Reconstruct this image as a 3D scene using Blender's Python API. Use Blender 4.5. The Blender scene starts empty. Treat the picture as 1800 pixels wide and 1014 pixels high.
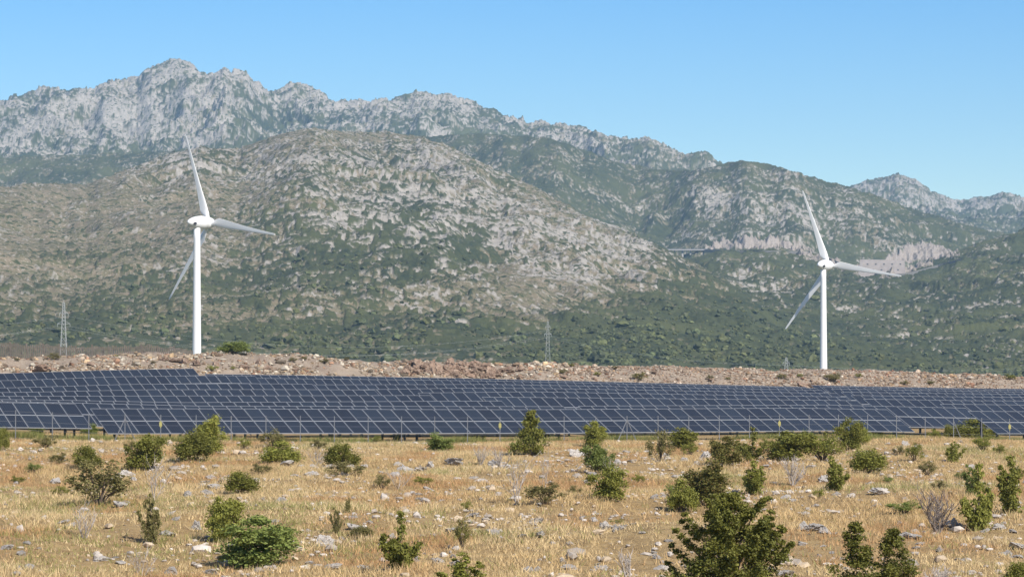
import bpy, math, random
import numpy as np
from mathutils import Vector, Matrix

# ------------------------------------------------------------------ camera, sky, sun, exposure
SC = bpy.context.scene
COL = SC.collection
F = 5682.0            # focal length in pixels of the 1800 px wide photograph
CX, HY = 900.0, 640.0  # principal column, horizon row
cam = bpy.data.cameras.new('camera'); camo = bpy.data.objects.new('camera', cam); COL.objects.link(camo)
cam.sensor_width = 36.0; cam.lens = 36.0 * F / 1800.0
cam.clip_start = 1.0; cam.clip_end = 30000.0
camo.location = (0, 0, 0)
camo.rotation_euler = (math.radians(90) + math.atan((HY - 507.0) / F), 0, 0)
SC.camera = camo

SUN_EL = math.radians(39); SUN_AZ = math.radians(145)     # azimuth clockwise from the view direction
w = bpy.data.worlds.new('World'); SC.world = w; w.use_nodes = True
nt = w.node_tree; bg = nt.nodes['Background']
sky = nt.nodes.new('ShaderNodeTexSky'); sky.sky_type = 'NISHITA'; sky.sun_disc = False
sky.sun_elevation = SUN_EL; sky.sun_rotation = SUN_AZ
sky.altitude = 300; sky.air_density = 1.0; sky.dust_density = 0.15; sky.ozone_density = 4.0
hsv = nt.nodes.new('ShaderNodeHueSaturation'); 
tcw = nt.nodes.new('ShaderNodeTexCoord'); sxw = nt.nodes.new('ShaderNodeSeparateXYZ'); mrw = nt.nodes.new('ShaderNodeMapRange')   # deep blue low down, milder overhead
nt.links.new(tcw.outputs['Generated'], sxw.inputs[0]); nt.links.new(sxw.outputs[2], mrw.inputs[0])
mrw.inputs[1].default_value = 0.12; mrw.inputs[2].default_value = 0.55; mrw.inputs[3].default_value = 1.5; mrw.inputs[4].default_value = 0.75
nt.links.new(mrw.outputs[0], hsv.inputs['Saturation']); hsv.inputs['Hue'].default_value = 0.512
nt.links.new(sky.outputs[0], hsv.inputs['Color']); nt.links.new(hsv.outputs[0], bg.inputs[0]); bg.inputs[1].default_value = 0.088
sl = bpy.data.lights.new('sun', 'SUN'); so = bpy.data.objects.new('sun', sl); COL.objects.link(so)
sl.energy = 4.5; sl.angle = math.radians(0.53); sl.color = (1.0, 0.935, 0.83)
sd = Vector((math.sin(SUN_AZ) * math.cos(SUN_EL), math.cos(SUN_AZ) * math.cos(SUN_EL), math.sin(SUN_EL)))
so.rotation_euler = sd.to_track_quat('Z', 'Y').to_euler(); so.location = (60, -40, 80)
SC.view_settings.view_transform = 'Standard'; SC.view_settings.look = 'None'
SC.view_settings.exposure = 0.58; SC.view_settings.gamma = 1.0
try:
    SC.cycles.volume_bounces = 1; SC.cycles.max_bounces = 6
except Exception: pass

R = math.radians
rng = np.random.default_rng(7)
rnd = random.Random(11)

# ------------------------------------------------------------------ helpers
def setp(o, label=None, cat=None, group=None, kind=None):
    if label: o['label'] = label
    if cat: o['category'] = cat
    if group: o['group'] = group
    if kind: o['kind'] = kind
    return o

def mesh_np(name, V, Fc, mats=(), midx=None, smooth=False, attrs=None):
    V = np.asarray(V, dtype=np.float32); me = bpy.data.meshes.new(name)
    if isinstance(Fc, np.ndarray): groups = [Fc]
    else:
        by = {}
        order = []
        groups = None
    if groups is not None:
        k = Fc.shape[1]; m = Fc.shape[0]
        me.vertices.add(len(V)); me.vertices.foreach_set('co', V.ravel())
        me.loops.add(m * k); me.loops.foreach_set('vertex_index', np.ascontiguousarray(Fc, dtype=np.int32).ravel())
        me.polygons.add(m); me.polygons.foreach_set('loop_start', np.arange(0, m * k, k, dtype=np.int32))
    else:
        me.from_pydata([tuple(v) for v in V], [], [tuple(int(i) for i in f) for f in Fc]); m = len(Fc)
    for mt in mats: me.materials.append(mt)
    if midx is not None: me.polygons.foreach_set('material_index', np.asarray(midx, dtype=np.int32))
    me.polygons.foreach_set('use_smooth', np.full(m, bool(smooth)))
    if attrs:
        for an, av in attrs.items():
            av = np.asarray(av, dtype=np.float32)
            if av.ndim == 2:
                a = me.attributes.new(an, 'FLOAT_COLOR', 'POINT')
                if av.shape[1] == 3: av = np.concatenate([av, np.ones((len(av), 1), np.float32)], 1)
                a.data.foreach_set('color', av.ravel())
            else:
                a = me.attributes.new(an, 'FLOAT', 'POINT'); a.data.foreach_set('value', av)
    me.update(calc_edges=True); me.validate(verbose=False)
    return me

def link(name, me, parent=None, loc=(0, 0, 0), rot=(0, 0, 0), sc=None):
    o = bpy.data.objects.new(name, me); COL.objects.link(o)
    o.location = loc; o.rotation_euler = rot
    if sc is not None: o.scale = sc if hasattr(sc, '__len__') else (sc,) * 3
    if parent is not None: o.parent = parent
    return o

def empty(name, loc, rz=0.0, rot=None):
    o = bpy.data.objects.new(name, None); COL.objects.link(o); o.empty_display_size = 0.3
    o.location = loc; o.rotation_euler = rot if rot else (0, 0, rz)
    return o

class MB:
    """collects boxes, bars, tubes and lofts into one mesh"""
    def __init__(s): s.v = []; s.f = []; s.m = []
    def add(s, vs, fs, mi=0):
        b = len(s.v); s.v += [tuple(v) for v in vs]; s.f += [tuple(i + b for i in f) for f in fs]; s.m += [mi] * len(fs)
    def box(s, lo, hi, mi=0):
        x0, y0, z0 = lo; x1, y1, z1 = hi
        s.add([(x0,y0,z0),(x1,y0,z0),(x1,y1,z0),(x0,y1,z0),(x0,y0,z1),(x1,y0,z1),(x1,y1,z1),(x0,y1,z1)],
              [(0,3,2,1),(4,5,6,7),(0,1,5,4),(1,2,6,5),(2,3,7,6),(3,0,4,7)], mi)
    def loft(s, rings, cap=True, mi=0):
        n = len(rings[0]); vs = [p for r in rings for p in r]; fs = []
        for i in range(len(rings) - 1):
            for j in range(n):
                k = (j + 1) % n
                fs.append((i*n+j, i*n+k, (i+1)*n+k, (i+1)*n+j))
        if cap: fs.append(tuple(range(n-1, -1, -1))); fs.append(tuple((len(rings)-1)*n + j for j in range(n)))
        s.add(vs, fs, mi)
    def tube(s, pts, rad, n=6, mi=0):
        pts = [Vector(p) for p in pts]
        if not hasattr(rad, '__len__'): rad = [rad] * len(pts)
        rings = []
        for i, p in enumerate(pts):
            d = (pts[min(i+1, len(pts)-1)] - pts[max(i-1, 0)]).normalized()
            a = d.orthogonal().normalized() if abs(d.z) > 0.9 else d.cross(Vector((0,0,1))).normalized()
            b = d.cross(a)
            rings.append([p + (a*math.cos(t) + b*math.sin(t)) * rad[i] for t in [2*math.pi*j/n for j in range(n)]])
        s.loft(rings, True, mi)
    def mesh(s, name, mats, smooth=False):
        return mesh_np(name, np.array([tuple(v) for v in s.v], dtype=np.float32), s.f, mats, s.m, smooth)
    def build(s, name, mats, parent=None, smooth=False, loc=(0,0,0)):
        if not isinstance(mats, (list, tuple)): mats = [mats]
        return link(name, s.mesh(name, mats, smooth), parent, loc)

_pt = np.random.default_rng(3).permutation(4096); _pt = np.concatenate([_pt, _pt])
_ga = np.random.default_rng(4).uniform(0, 2*np.pi, 4096); _gx, _gy = np.cos(_ga), np.sin(_ga)
def pn(x, y, seed=0):
    xi = np.floor(x).astype(np.int64); yi = np.floor(y).astype(np.int64); xf = x - xi; yf = y - yi
    def g(i, j):
        h = _pt[(_pt[(i + seed*131) & 4095] + j + seed*17) & 4095]; return h
    u = xf*xf*xf*(xf*(xf*6-15)+10); v = yf*yf*yf*(yf*(yf*6-15)+10)
    h = g(xi, yi); a = _gx[h]*xf + _gy[h]*yf
    h = g(xi+1, yi); b = _gx[h]*(xf-1) + _gy[h]*yf
    h = g(xi, yi+1); c = _gx[h]*xf + _gy[h]*(yf-1)
    h = g(xi+1, yi+1); d = _gx[h]*(xf-1) + _gy[h]*(yf-1)
    return (a + u*(b-a)) * (1-v) + (c + u*(d-c)) * v
def fbm(x, y, wl, octv, seed, gain=0.5):
    t = 0; a = 1.0; s2 = 0
    for i in range(octv):
        f = (2.03**i) / wl
        t = t + a*pn(x*f + 13.7*i, y*f - 7.1*i, seed+i); s2 += a*a; a *= gain
    return t / math.sqrt(s2) / 0.27          # about unit variance
def ridged(x, y, wl, octv, seed, gain=0.5):
    t = 0; a = 1.0; s = 0
    for i in range(octv):
        f = (2.07**i) / wl
        n = 1 - np.abs(pn(x*f + 5.3*i, y*f + 2.9*i, seed+i)) * 2.2
        t = t + a*n; s += a; a *= gain
    return t / s
def worley(x, y, seed):
    xi = np.floor(x).astype(np.int64); yi = np.floor(y).astype(np.int64)
    best = np.full(x.shape, 9.0); val = np.zeros(x.shape)
    for i in (-1, 0, 1):
        for j in (-1, 0, 1):
            h = _pt[(_pt[(xi+i+seed*77) & 4095] + yi + j) & 4095]
            px = xi+i + (h % 61)/61.0; py = yi+j + (h % 53)/53.0
            d = (x-px)**2 + (y-py)**2; m = d < best
            best = np.where(m, d, best); val = np.where(m, (h % 97)/97.0, val)
    return np.sqrt(best), val
def to_u(n):      # unit-variance noise -> about uniform 0..1
    return 0.5 * (1 + np.tanh(n * 0.8))
def sstep(a, b, x):
    t = np.clip((x-a)/(b-a), 0, 1); return t*t*(3-2*t)

# ------------------------------------------------------------------ materials
def mat(name): 
    m = bpy.data.materials.new(name); m.use_nodes = True
    n = m.node_tree.nodes; l = m.node_tree.links
    return m, n, l, n['Principled BSDF']
def nd(n, t, **kw):
    x = n.new(t)
    for k, v in kw.items(): setattr(x, k, v)
    return x
def mixc(n, l, fac, a, b, blend='MIX'):
    x = n.new('ShaderNodeMix'); x.data_type = 'RGBA'; x.blend_type = blend
    for s, v in ((x.inputs[0], fac), (x.inputs[6], a), (x.inputs[7], b)):
        if hasattr(v, 'is_output'): l.new(v, s)
        elif isinstance(v, (tuple, list)): s.default_value = (*v[:3], 1)
        else: s.default_value = v
    return x.outputs[2]
def noise(n, l, scale, detail=4, rough=0.6, co=None, dist=0.0):
    x = n.new('ShaderNodeTexNoise'); x.inputs['Scale'].default_value = scale
    x.inputs['Detail'].default_value = detail; x.inputs['Roughness'].default_value = rough; x.inputs['Distortion'].default_value = dist
    if co is not None: l.new(co, x.inputs['Vector'])
    return x
def ramp(n, l, src, a, b, ca=(0,0,0), cb=(1,1,1)):
    r = n.new('ShaderNodeValToRGB'); r.color_ramp.elements[0].position = a; r.color_ramp.elements[1].position = b
    r.color_ramp.elements[0].color = (*ca, 1); r.color_ramp.elements[1].color = (*cb, 1); l.new(src, r.inputs[0]); return r.outputs[0]
def bump(n, l, h, p, strength, dist):
    b = n.new('ShaderNodeBump'); b.inputs['Strength'].default_value = strength; b.inputs['Distance'].default_value = dist
    l.new(h, b.inputs['Height']); l.new(b.outputs[0], p.inputs['Normal'])

def simple(name, c, rough=0.6, var=0.12, scale=2.0, metal=0.0, spec=0.5, bumpd=0.0, bscale=None):
    m, n, l, p = mat(name)
    tc = nd(n, 'ShaderNodeTexCoord'); nz = noise(n, l, scale, 5, 0.6, tc.outputs['Object'])
    r = ramp(n, l, nz.outputs[0], 0.3, 0.7, tuple(x*(1-var) for x in c), tuple(min(1, x*(1+var)) for x in c))
    l.new(r, p.inputs['Base Color']); p.inputs['Roughness'].default_value = rough; p.inputs['Metallic'].default_value = metal
    p.inputs['Specular IOR Level'].default_value = spec
    if bumpd:
        nb = noise(n, l, bscale or scale*4, 6, 0.65, tc.outputs['Object']); bump(n, l, nb.outputs[0], p, 0.8, bumpd)
    return m

M = {}
M['white'] = simple('turbine_white_paint', (0.74, 0.74, 0.74), 0.45, 0.03, 0.4)
M['tower_foot'] = simple('tower_foot_paint', (0.55, 0.62, 0.56), 0.5, 0.05, 0.6)
M['dark'] = simple('dark_steel', (0.03, 0.03, 0.035), 0.6, 0.2, 3)
M['alu'] = simple('aluminium', (0.37, 0.38, 0.40), 0.42, 0.06, 3, metal=0.25)
M['galv'] = simple('galvanised_steel', (0.18, 0.185, 0.20), 0.5, 0.15, 5, metal=0.2)
M['rack'] = simple('rack_steel', (0.07, 0.075, 0.085), 0.6, 0.2, 3, metal=0.2)
M['pylon'] = simple('pylon_steel', (0.36, 0.37, 0.37), 0.55, 0.1, 1)
M['cable'] = simple('cable_aluminium', (0.50, 0.52, 0.52), 0.5, 0.05, 1)
M['slat'] = simple('weathered_slat', (0.125, 0.105, 0.09), 0.85, 0.3, 2)
M['yellow'] = simple('yellow_sign', (0.34, 0.31, 0.11), 0.5, 0.05, 4)
M['asphalt'] = simple('asphalt', (0.16, 0.155, 0.15), 0.9, 0.1, 0.3)
M['concrete'] = simple('concrete', (0.36, 0.34, 0.33), 0.85, 0.12, 0.2, bumpd=0.05)
M['wallpink'] = simple('retaining_wall_stone', (0.34, 0.30, 0.285), 0.9, 0.15, 0.25, bumpd=0.3, bscale=0.6)
M['bark'] = simple('bark', (0.10, 0.075, 0.055), 0.9, 0.3, 8)
M['deadwood'] = simple('bleached_dead_wood', (0.34, 0.30, 0.27), 0.9, 0.25, 6)
M['deaddark'] = simple('dark_dead_wood', (0.17, 0.14, 0.125), 0.9, 0.3, 6)

def rock_mat(name, ca, cb, cc, scale):
    m, n, l, p = mat(name)
    tc = nd(n, 'ShaderNodeTexCoord'); oi = nd(n, 'ShaderNodeObjectInfo')
    a = noise(n, l, scale, 6, 0.7, tc.outputs['Object']); b = noise(n, l, scale*5, 5, 0.65, tc.outputs['Object'])
    c1 = mixc(n, l, ramp(n, l, a.outputs[0], 0.38, 0.62), ca, cb)
    c2 = mixc(n, l, ramp(n, l, b.outputs[0], 0.56, 0.72), c1, cc)
    hs = nd(n, 'ShaderNodeHueSaturation'); l.new(c2, hs.inputs['Color'])
    mr = nd(n, 'ShaderNodeMapRange'); l.new(oi.outputs['Random'], mr.inputs[0]); mr.inputs[3].default_value = 0.78; mr.inputs[4].default_value = 1.15
    l.new(mr.outputs[0], hs.inputs['Value']); l.new(hs.outputs[0], p.inputs['Base Color'])
    p.inputs['Roughness'].default_value = 0.92; p.inputs['Specular IOR Level'].default_value = 0.2
    bump(n, l, b.outputs[0], p, 0.9, 0.06); return m
M['lime'] = rock_mat('pale_limestone', (0.35, 0.325, 0.30), (0.50, 0.46, 0.42), (0.20, 0.19, 0.18), 2.2)
M['redrock'] = rock_mat('reddish_boulder_stone', (0.20, 0.13, 0.095), (0.31, 0.235, 0.18), (0.14, 0.10, 0.08), 1.2)

def attr_rock_mat(name):
    m, n, l, p = mat(name)
    at = nd(n, 'ShaderNodeAttribute'); at.attribute_name = 'tint'
    tc = nd(n, 'ShaderNodeTexCoord'); b = noise(n, l, 3.0, 5, 0.65, tc.outputs['Object'])
    l.new(mixc(n, l, 1.0, at.outputs['Color'], ramp(n, l, b.outputs[0], 0.3, 0.7, (0.72,)*3, (1.15,)*3), 'MULTIPLY'), p.inputs['Base Color'])
    p.inputs['Roughness'].default_value = 0.92; p.inputs['Specular IOR Level'].default_value = 0.15
    bump(n, l, b.outputs[0], p, 0.7, 0.05); return m
M['stones'] = attr_rock_mat('loose_stone')

def leaf_mat(name, ca, cb, cc, transl=0.3, attr=False):
    m, n, l, p = mat(name)
    out = n['Material Output']
    tc = nd(n, 'ShaderNodeTexCoord'); oi = nd(n, 'ShaderNodeObjectInfo')
    if attr:
        at = nd(n, 'ShaderNodeAttribute'); at.attribute_name = 'tint'; col = at.outputs['Color']
    else:
        a = noise(n, l, 3.5, 4, 0.6, tc.outputs['Object']); b = noise(n, l, 22, 2, 0.5, tc.outputs['Object'])
        c1 = mixc(n, l, ramp(n, l, a.outputs[0], 0.36, 0.64), ca, cb)
        col = mixc(n, l, ramp(n, l, b.outputs[0], 0.55, 0.75), c1, cc)
        hs = nd(n, 'ShaderNodeHueSaturation'); l.new(col, hs.inputs['Color'])
        mr = nd(n, 'ShaderNodeMapRange'); l.new(oi.outputs['Random'], mr.inputs[0]); mr.inputs[3].default_value = 0.8; mr.inputs[4].default_value = 1.2
        l.new(mr.outputs[0], hs.inputs['Value']); col = hs.outputs[0]
    l.new(col, p.inputs['Base Color']); p.inputs['Roughness'].default_value = 0.6; p.inputs['Specular IOR Level'].default_value = 0.25
    tr = nd(n, 'ShaderNodeBsdfTranslucent'); l.new(col, tr.inputs['Color'])
    mx = nd(n, 'ShaderNodeMixShader'); mx.inputs[0].default_value = transl
    l.new(p.outputs[0], mx.inputs[1]); l.new(tr.outputs[0], mx.inputs[2]); l.new(mx.outputs[0], out.inputs['Surface'])
    return m
M['leaf_dark'] = leaf_mat('dark_green_leaves', (0.11, 0.12, 0.025), (0.20, 0.198, 0.040), (0.30, 0.275, 0.065))
M['leaf_mid'] = leaf_mat('mid_green_leaves', (0.165, 0.175, 0.034), (0.26, 0.262, 0.054), (0.35, 0.32, 0.085))
M['leaf_bright'] = leaf_mat('fresh_green_leaves', (0.145, 0.19, 0.045), (0.21, 0.245, 0.065), (0.29, 0.30, 0.095))
M['leaf_olive'] = leaf_mat('olive_leaves', (0.15, 0.14, 0.050), (0.22, 0.195, 0.070), (0.28, 0.23, 0.10))
M['leaf_red'] = leaf_mat('green_leaves_turning_red', (0.12, 0.13, 0.032), (0.20, 0.18, 0.05), (0.32, 0.16, 0.07))
M['grass'] = leaf_mat('dry_grass', None, None, None, 0.35, attr=True)
M['scrub'] = leaf_mat('scrub_foliage', None, None, None, 0.15, attr=True)

# field, bank and plain: one sheet
m, n, l, p = mat('ground_soil_and_dry_grass'); M['ground'] = m
tc = nd(n, 'ShaderNodeTexCoord'); co = tc.outputs['Object']
a = noise(n, l, 0.12, 5, 0.6, co); b = noise(n, l, 1.3, 6, 0.65, co); c = noise(n, l, 7, 5, 0.7, co)
g1 = mixc(n, l, ramp(n, l, a.outputs[0], 0.35, 0.65), (0.36, 0.245, 0.115), (0.42, 0.305, 0.15))
g2 = mixc(n, l, ramp(n, l, b.outputs[0], 0.40, 0.66), g1, (0.28, 0.19, 0.095))
g3 = mixc(n, l, ramp(n, l, c.outputs[0], 0.60, 0.70), g2, (0.44, 0.39, 0.33))
at = nd(n, 'ShaderNodeAttribute'); at.attribute_name = 'zone'     # R = rubble, G = scrub plain
sp = nd(n, 'ShaderNodeSeparateColor'); l.new(at.outputs['Color'], sp.inputs[0])
rb = noise(n, l, 0.5, 6, 0.7, co)
r1 = mixc(n, l, ramp(n, l, rb.outputs[0], 0.35, 0.65), (0.21, 0.16, 0.12), (0.32, 0.26, 0.20))
r2 = mixc(n, l, ramp(n, l, c.outputs[0], 0.45, 0.65), r1, (0.36, 0.30, 0.25))
g4 = mixc(n, l, sp.outputs[0], g3, r2)
s1 = mixc(n, l, ramp(n, l, b.outputs[0], 0.4, 0.6), (0.085, 0.085, 0.036), (0.17, 0.145, 0.075))
g5 = mixc(n, l, sp.outputs[1], g4, s1)
l.new(g5, p.inputs['Base Color']); p.inputs['Roughness'].default_value = 0.95; p.inputs['Specular IOR Level'].default_value = 0.1
bump(n, l, c.outputs[0], p, 1.0, 0.12)

# hills: R rock, G scrub, B road cutting, A unused; fine variation in the shader
m, n, l, p = mat('limestone_scrub_and_dry_turf'); M['hill'] = m
tc = nd(n, 'ShaderNodeTexCoord'); co = tc.outputs['Object']
at = nd(n, 'ShaderNodeAttribute'); at.attribute_name = 'cls'
sp = nd(n, 'ShaderNodeSeparateColor'); l.new(at.outputs['Color'], sp.inputs[0])
a = noise(n, l, 0.012, 4, 0.6, co); b = noise(n, l, 0.16, 6, 0.7, co); c = noise(n, l, 0.5, 4, 0.65, co)
dry = mixc(n, l, ramp(n, l, a.outputs[0], 0.35, 0.65), (0.175, 0.146, 0.098), (0.235, 0.190, 0.135))
dry = mixc(n, l, ramp(n, l, b.outputs[0], 0.42, 0.60), dry, (0.115, 0.112, 0.060))
dry = mixc(n, l, ramp(n, l, c.outputs[0], 0.56, 0.64), dry, (0.33, 0.29, 0.24))
rock = mixc(n, l, ramp(n, l, b.outputs[0], 0.35, 0.65), (0.255, 0.235, 0.21), (0.385, 0.355, 0.32))
rock = mixc(n, l, ramp(n, l, c.outputs[0], 0.60, 0.72), rock, (0.17, 0.16, 0.12))
veg = mixc(n, l, ramp(n, l, b.outputs[0], 0.38, 0.62), (0.031, 0.042, 0.023), (0.062, 0.071, 0.035))
veg = mixc(n, l, ramp(n, l, a.outputs[0], 0.40, 0.62), veg, (0.080, 0.088, 0.039))
e_ = noise(n, l, 0.21, 3, 0.6, co)
dots = ramp(n, l, e_.outputs[0], 0.555, 0.60)
dry = mixc(n, l, dots, dry, (0.055, 0.066, 0.030)); rock = mixc(n, l, ramp(n, l, e_.outputs[0], 0.58, 0.62), rock, (0.060, 0.068, 0.034))
cut = mixc(n, l, ramp(n, l, c.outputs[0], 0.35, 0.65), (0.25, 0.215, 0.185), (0.37, 0.325, 0.29))
x = mixc(n, l, sp.outputs[0], dry, rock); x = mixc(n, l, sp.outputs[1], x, veg); x = mixc(n, l, sp.outputs[2], x, cut)
l.new(x, p.inputs['Base Color']); p.inputs['Roughness'].default_value = 0.95; p.inputs['Specular IOR Level'].default_value = 0.1
bump(n, l, c.outputs[0], p, 1.0, 1.2)

# solar glass: six by twelve cells, thin pale gaps
m, n, l, p = mat('solar_cells_under_glass'); M['cells'] = m
tc = nd(n, 'ShaderNodeTexCoord'); sx = nd(n, 'ShaderNodeSeparateXYZ'); l.new(tc.outputs['Object'], sx.inputs[0])
def mth(op, a, b=None):
    x = n.new('ShaderNodeMath'); x.operation = op
    for i, v in enumerate((a, b)):
        if v is None: continue
        if hasattr(v, 'is_output'): l.new(v, x.inputs[i])
        else: x.inputs[i].default_value = v
    return x.outputs[0]
def gaps(src, per, wid): return mth('LESS_THAN', mth('ABSOLUTE', mth('SUBTRACT', mth('FRACT', mth('DIVIDE', src, per)), 0.5)), wid)
gx = gaps(mth('ADD', sx.outputs[0], 10.0 + 0.0775), 0.155, 0.06); gy = gaps(mth('ADD', sx.outputs[1], 10.0), 0.1595, 0.03)
gg = mth('MAXIMUM', gx, gy)
oi = nd(n, 'ShaderNodeObjectInfo'); nz = noise(n, l, 2.5, 3, 0.5, tc.outputs['Object'])
base = mixc(n, l, oi.outputs['Random'], (0.007, 0.010, 0.017), (0.014, 0.021, 0.033))
l.new(mixc(n, l, gg, base, (0.062, 0.072, 0.095)), p.inputs['Base Color'])
p.inputs['Roughness'].default_value = 0.25; p.inputs['Specular IOR Level'].default_value = 0.26

# ------------------------------------------------------------------ ground shape (z relative to the eye)
TILT = R(22); PL = 2.0; PITCH = 1.03; SLOPE = 2*PL + 0.03; PHT = SLOPE*math.sin(TILT); LOW = 0.62
TH = R(25); A_ = np.array([math.cos(TH), math.sin(TH)]); N_ = np.array([-math.sin(TH), math.cos(TH)])
V0 = 193.6
VOFF = np.array([0, 12, 26, 42, 60, 80, 102, 126.0])
YTA = {0: [708.5,704,701,697,691,683,670,657], 327: [718.5,714,708,696,684,673,658.5,646.5], 900: [721,715,705,695,686,678,668,660]}
YTB = {412: [719,714.5,709,702.6,694,682,669,657], 900: [721,715,703,690.5,683.5,678,672,666], 1500: [717.5,712,706.5,700,694,688,684,681.5], 1800: [726,719,711,704,698,693,690,687]}
def u_at(px, v):
    s = (px - CX)/F
    return v*(math.sin(TH) + s*math.cos(TH)) / (math.cos(TH) - s*math.sin(TH))
def xy_uv(u, v): return u*A_[0] + v*N_[0], u*A_[1] + v*N_[1]
def ztop(tab, k, px, Y):
    xs = sorted(tab); fk = float(np.clip(k, 0, 7))
    ys = [float(np.interp(fk, range(8), tab[x])) for x in xs]
    y = float(np.interp(px, xs, ys)); return (HY - y)/F*Y

CREST = np.array([(-400,628),(-100,620),(0,634),(120,630),(200,623),(260,620),(320,624),(380,624),(430,622),(520,627),(620,635),(680,638),(760,636),(860,641),(950,641),(1100,646),(1300,650),(1450,652),(1600,656),(1800,664),(2200,672)], float)
S = np.linspace(-0.24, 0.24, 97); YT = np.concatenate([np.arange(-200, 190, 5.0), np.arange(190, 480, 1.0), np.arange(480, 1400, 10.0)])
TAB = np.zeros((len(S), len(YT))); YCR = np.zeros(len(S)); YTO = np.zeros(len(S))
for i, s in enumerate(S):
    px = CX + F*s; pc = min(max(px, -60), 1860)
    kn_y = [-300, 120, 190]; kn_z = [-4.62, -4.6, -4.64]
    for k in range(8):
        v = V0 + VOFF[k]; u = u_at(pc, v); Y = xy_uv(u, v)[1]
        za = ztop(YTA, k, pc, Y); zb = ztop(YTB, k, pc, Y); t = float(sstep(360, 420, pc))
        z = za*(1-t) + zb*t - PHT - LOW
        if k == 0: kn_y.append(Y - 6); kn_z.append(min(z, -4.5))
        kn_y.append(Y); kn_z.append(z)
    yl = kn_y[-1]; toe = yl + 9; yc = toe + 17
    zc = (HY - np.interp(px, CREST[:,0], CREST[:,1]))/F*yc
    zt = max(kn_z[-1], zc - 6.0)
    kn_y += [toe, toe+5, toe+11, yc, yc+8, yc+60, 720, 1500]
    kn_z += [zt, zt*0.7+zc*0.3-0.1, zt*0.25+zc*0.75, zc, zc-0.05, zc-0.9, np.interp(px, [0, 1800], [-5.5, -10]), np.interp(px, [0, 1800], [-5.5, -10])]
    TAB[i] = np.interp(YT, kn_y, kn_z); YCR[i] = yc; YTO[i] = toe
def crest_y(x, y): return np.interp(np.asarray(x)/np.maximum(np.asarray(y, float), 30), S, YCR)
def zg0(x, y):
    x = np.asarray(x, float); y = np.asarray(y, float)
    s = np.clip(x/np.maximum(y, 30), S[0], S[-1]-1e-9); fi = (s - S[0])/(S[1]-S[0]); i = np.clip(fi.astype(int), 0, len(S)-2); t = fi - i
    yy = np.clip(y, YT[0], YT[-1]-1e-6); j = np.clip(np.searchsorted(YT, yy, 'right')-1, 0, len(YT)-2); q = (yy - YT[j])/(YT[j+1]-YT[j])
    return (TAB[i,j]*(1-t)+TAB[i+1,j]*t)*(1-q) + (TAB[i,j+1]*(1-t)+TAB[i+1,j+1]*t)*q
def zg(x, y):
    x = np.asarray(x, float); y = np.asarray(y, float)
    z = zg0(x, y); yc = crest_y(x, y)
    near = 1 - sstep(185, 205, y)
    z = z + near*(0.16*fbm(x, y, 14, 3, 21) + 0.035*fbm(x, y, 1.6, 3, 25))
    bank = sstep(yc-19, yc-10, y)*(1 - sstep(yc+4, yc+30, y))
    z = z + bank*(0.16*fbm(x, y, 7, 3, 31) + 0.10*fbm(x, y, 1.7, 3, 35))
    far = sstep(yc+30, yc+120, y)*(1 - sstep(1100, 1290, y))
    return z + far*0.35*fbm(x, y, 40, 3, 41)
def zgf(x, y): return float(zg(np.array([x]), np.array([y]))[0])
def ground_at(px, py, lo=40, hi=1290):
    """first point of the ground that the photograph's pixel looks at"""
    Y = np.arange(lo, hi, 0.25); x = (px - CX)/F*Y; zr = (HY - py)/F*Y
    h = zg(x, Y) - zr; i = np.argmax(h > 0)
    if h[i] <= 0: i = len(Y)-1
    return float(x[i]), float(Y[i]), float(zg(x[i:i+1], Y[i:i+1])[0])

ys = np.concatenate([np.arange(-60, 56, 6.0), np.arange(56, 215, 0.5), np.arange(215, 335, 2.0), np.arange(335, 450, 0.7), np.geomspace(450, 1302, 70)])
ss = np.concatenate([np.linspace(-0.42, -0.19, 24, endpoint=False), np.linspace(-0.19, 0.19, 420), np.linspace(0.19, 0.42, 25)[1:]])
SS, YY = np.meshgrid(ss, ys); XX = SS*(np.maximum(YY, 0) + 25*np.exp(-np.maximum(YY, 0)/60) + 12)
ZZ = zg(XX, YY); yc = crest_y(XX, YY)
rub = sstep(yc-22, yc-15, YY)*(1 - sstep(yc+6, yc+40, YY)*0.6)*(YY > 300); pla = sstep(yc+15, yc+60, YY)
nr, nc = SS.shape
idx = np.arange(nr*nc).reshape(nr, nc)
def grid_faces(idx): return np.stack([idx[:-1,:-1], idx[:-1,1:], idx[1:,1:], idx[1:,:-1]], -1).reshape(-1, 4)
g = link('ground', mesh_np('ground', np.stack([XX,YY,ZZ], -1).reshape(-1,3), grid_faces(idx), [M['ground']], None, True,
     {'zone': np.stack([rub.ravel(), pla.ravel(), 0*rub.ravel()], 1)}))
setp(g, 'stony field, rubble bank and plain under everything', 'ground', kind='structure')

# ------------------------------------------------------------------ hills and mountains
def prof(pts): 
    a = np.array(pts, float); return a[:,0], a[:,1]
R1 = prof([(-500,380),(-200,350),(-100,345),(0,330),(60,325),(150,328),(220,300),(300,275),(350,262),(420,262),(480,240),(550,225),(620,232),(680,232),(740,240),(800,265),(870,300),(940,330),(1000,365),(1060,392),(1120,415),(1180,445),(1240,480),(1300,520),(1360,560),(1420,598),(1500,622),(1600,634),(2300,640)])
R2 = prof([(-500,300),(500,260),(700,238),(780,241),(850,238),(930,240),(980,250),(1050,276),(1100,291),(1150,300),(1200,302),(1250,295),(1300,284),(1350,290),(1400,307),(1450,320),(1500,335),(1560,355),(1620,375),(1680,395),(1740,408),(1800,418),(2000,440),(2300,450)])
R2B = prof([(-500,640),(1000,560),(1100,500),(1180,470),(1260,447),(1340,438),(1420,446),(1480,470),(1540,482),(1600,478),(1660,455),(1720,432),(1800,405),(1900,380),(2300,360)])
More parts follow.
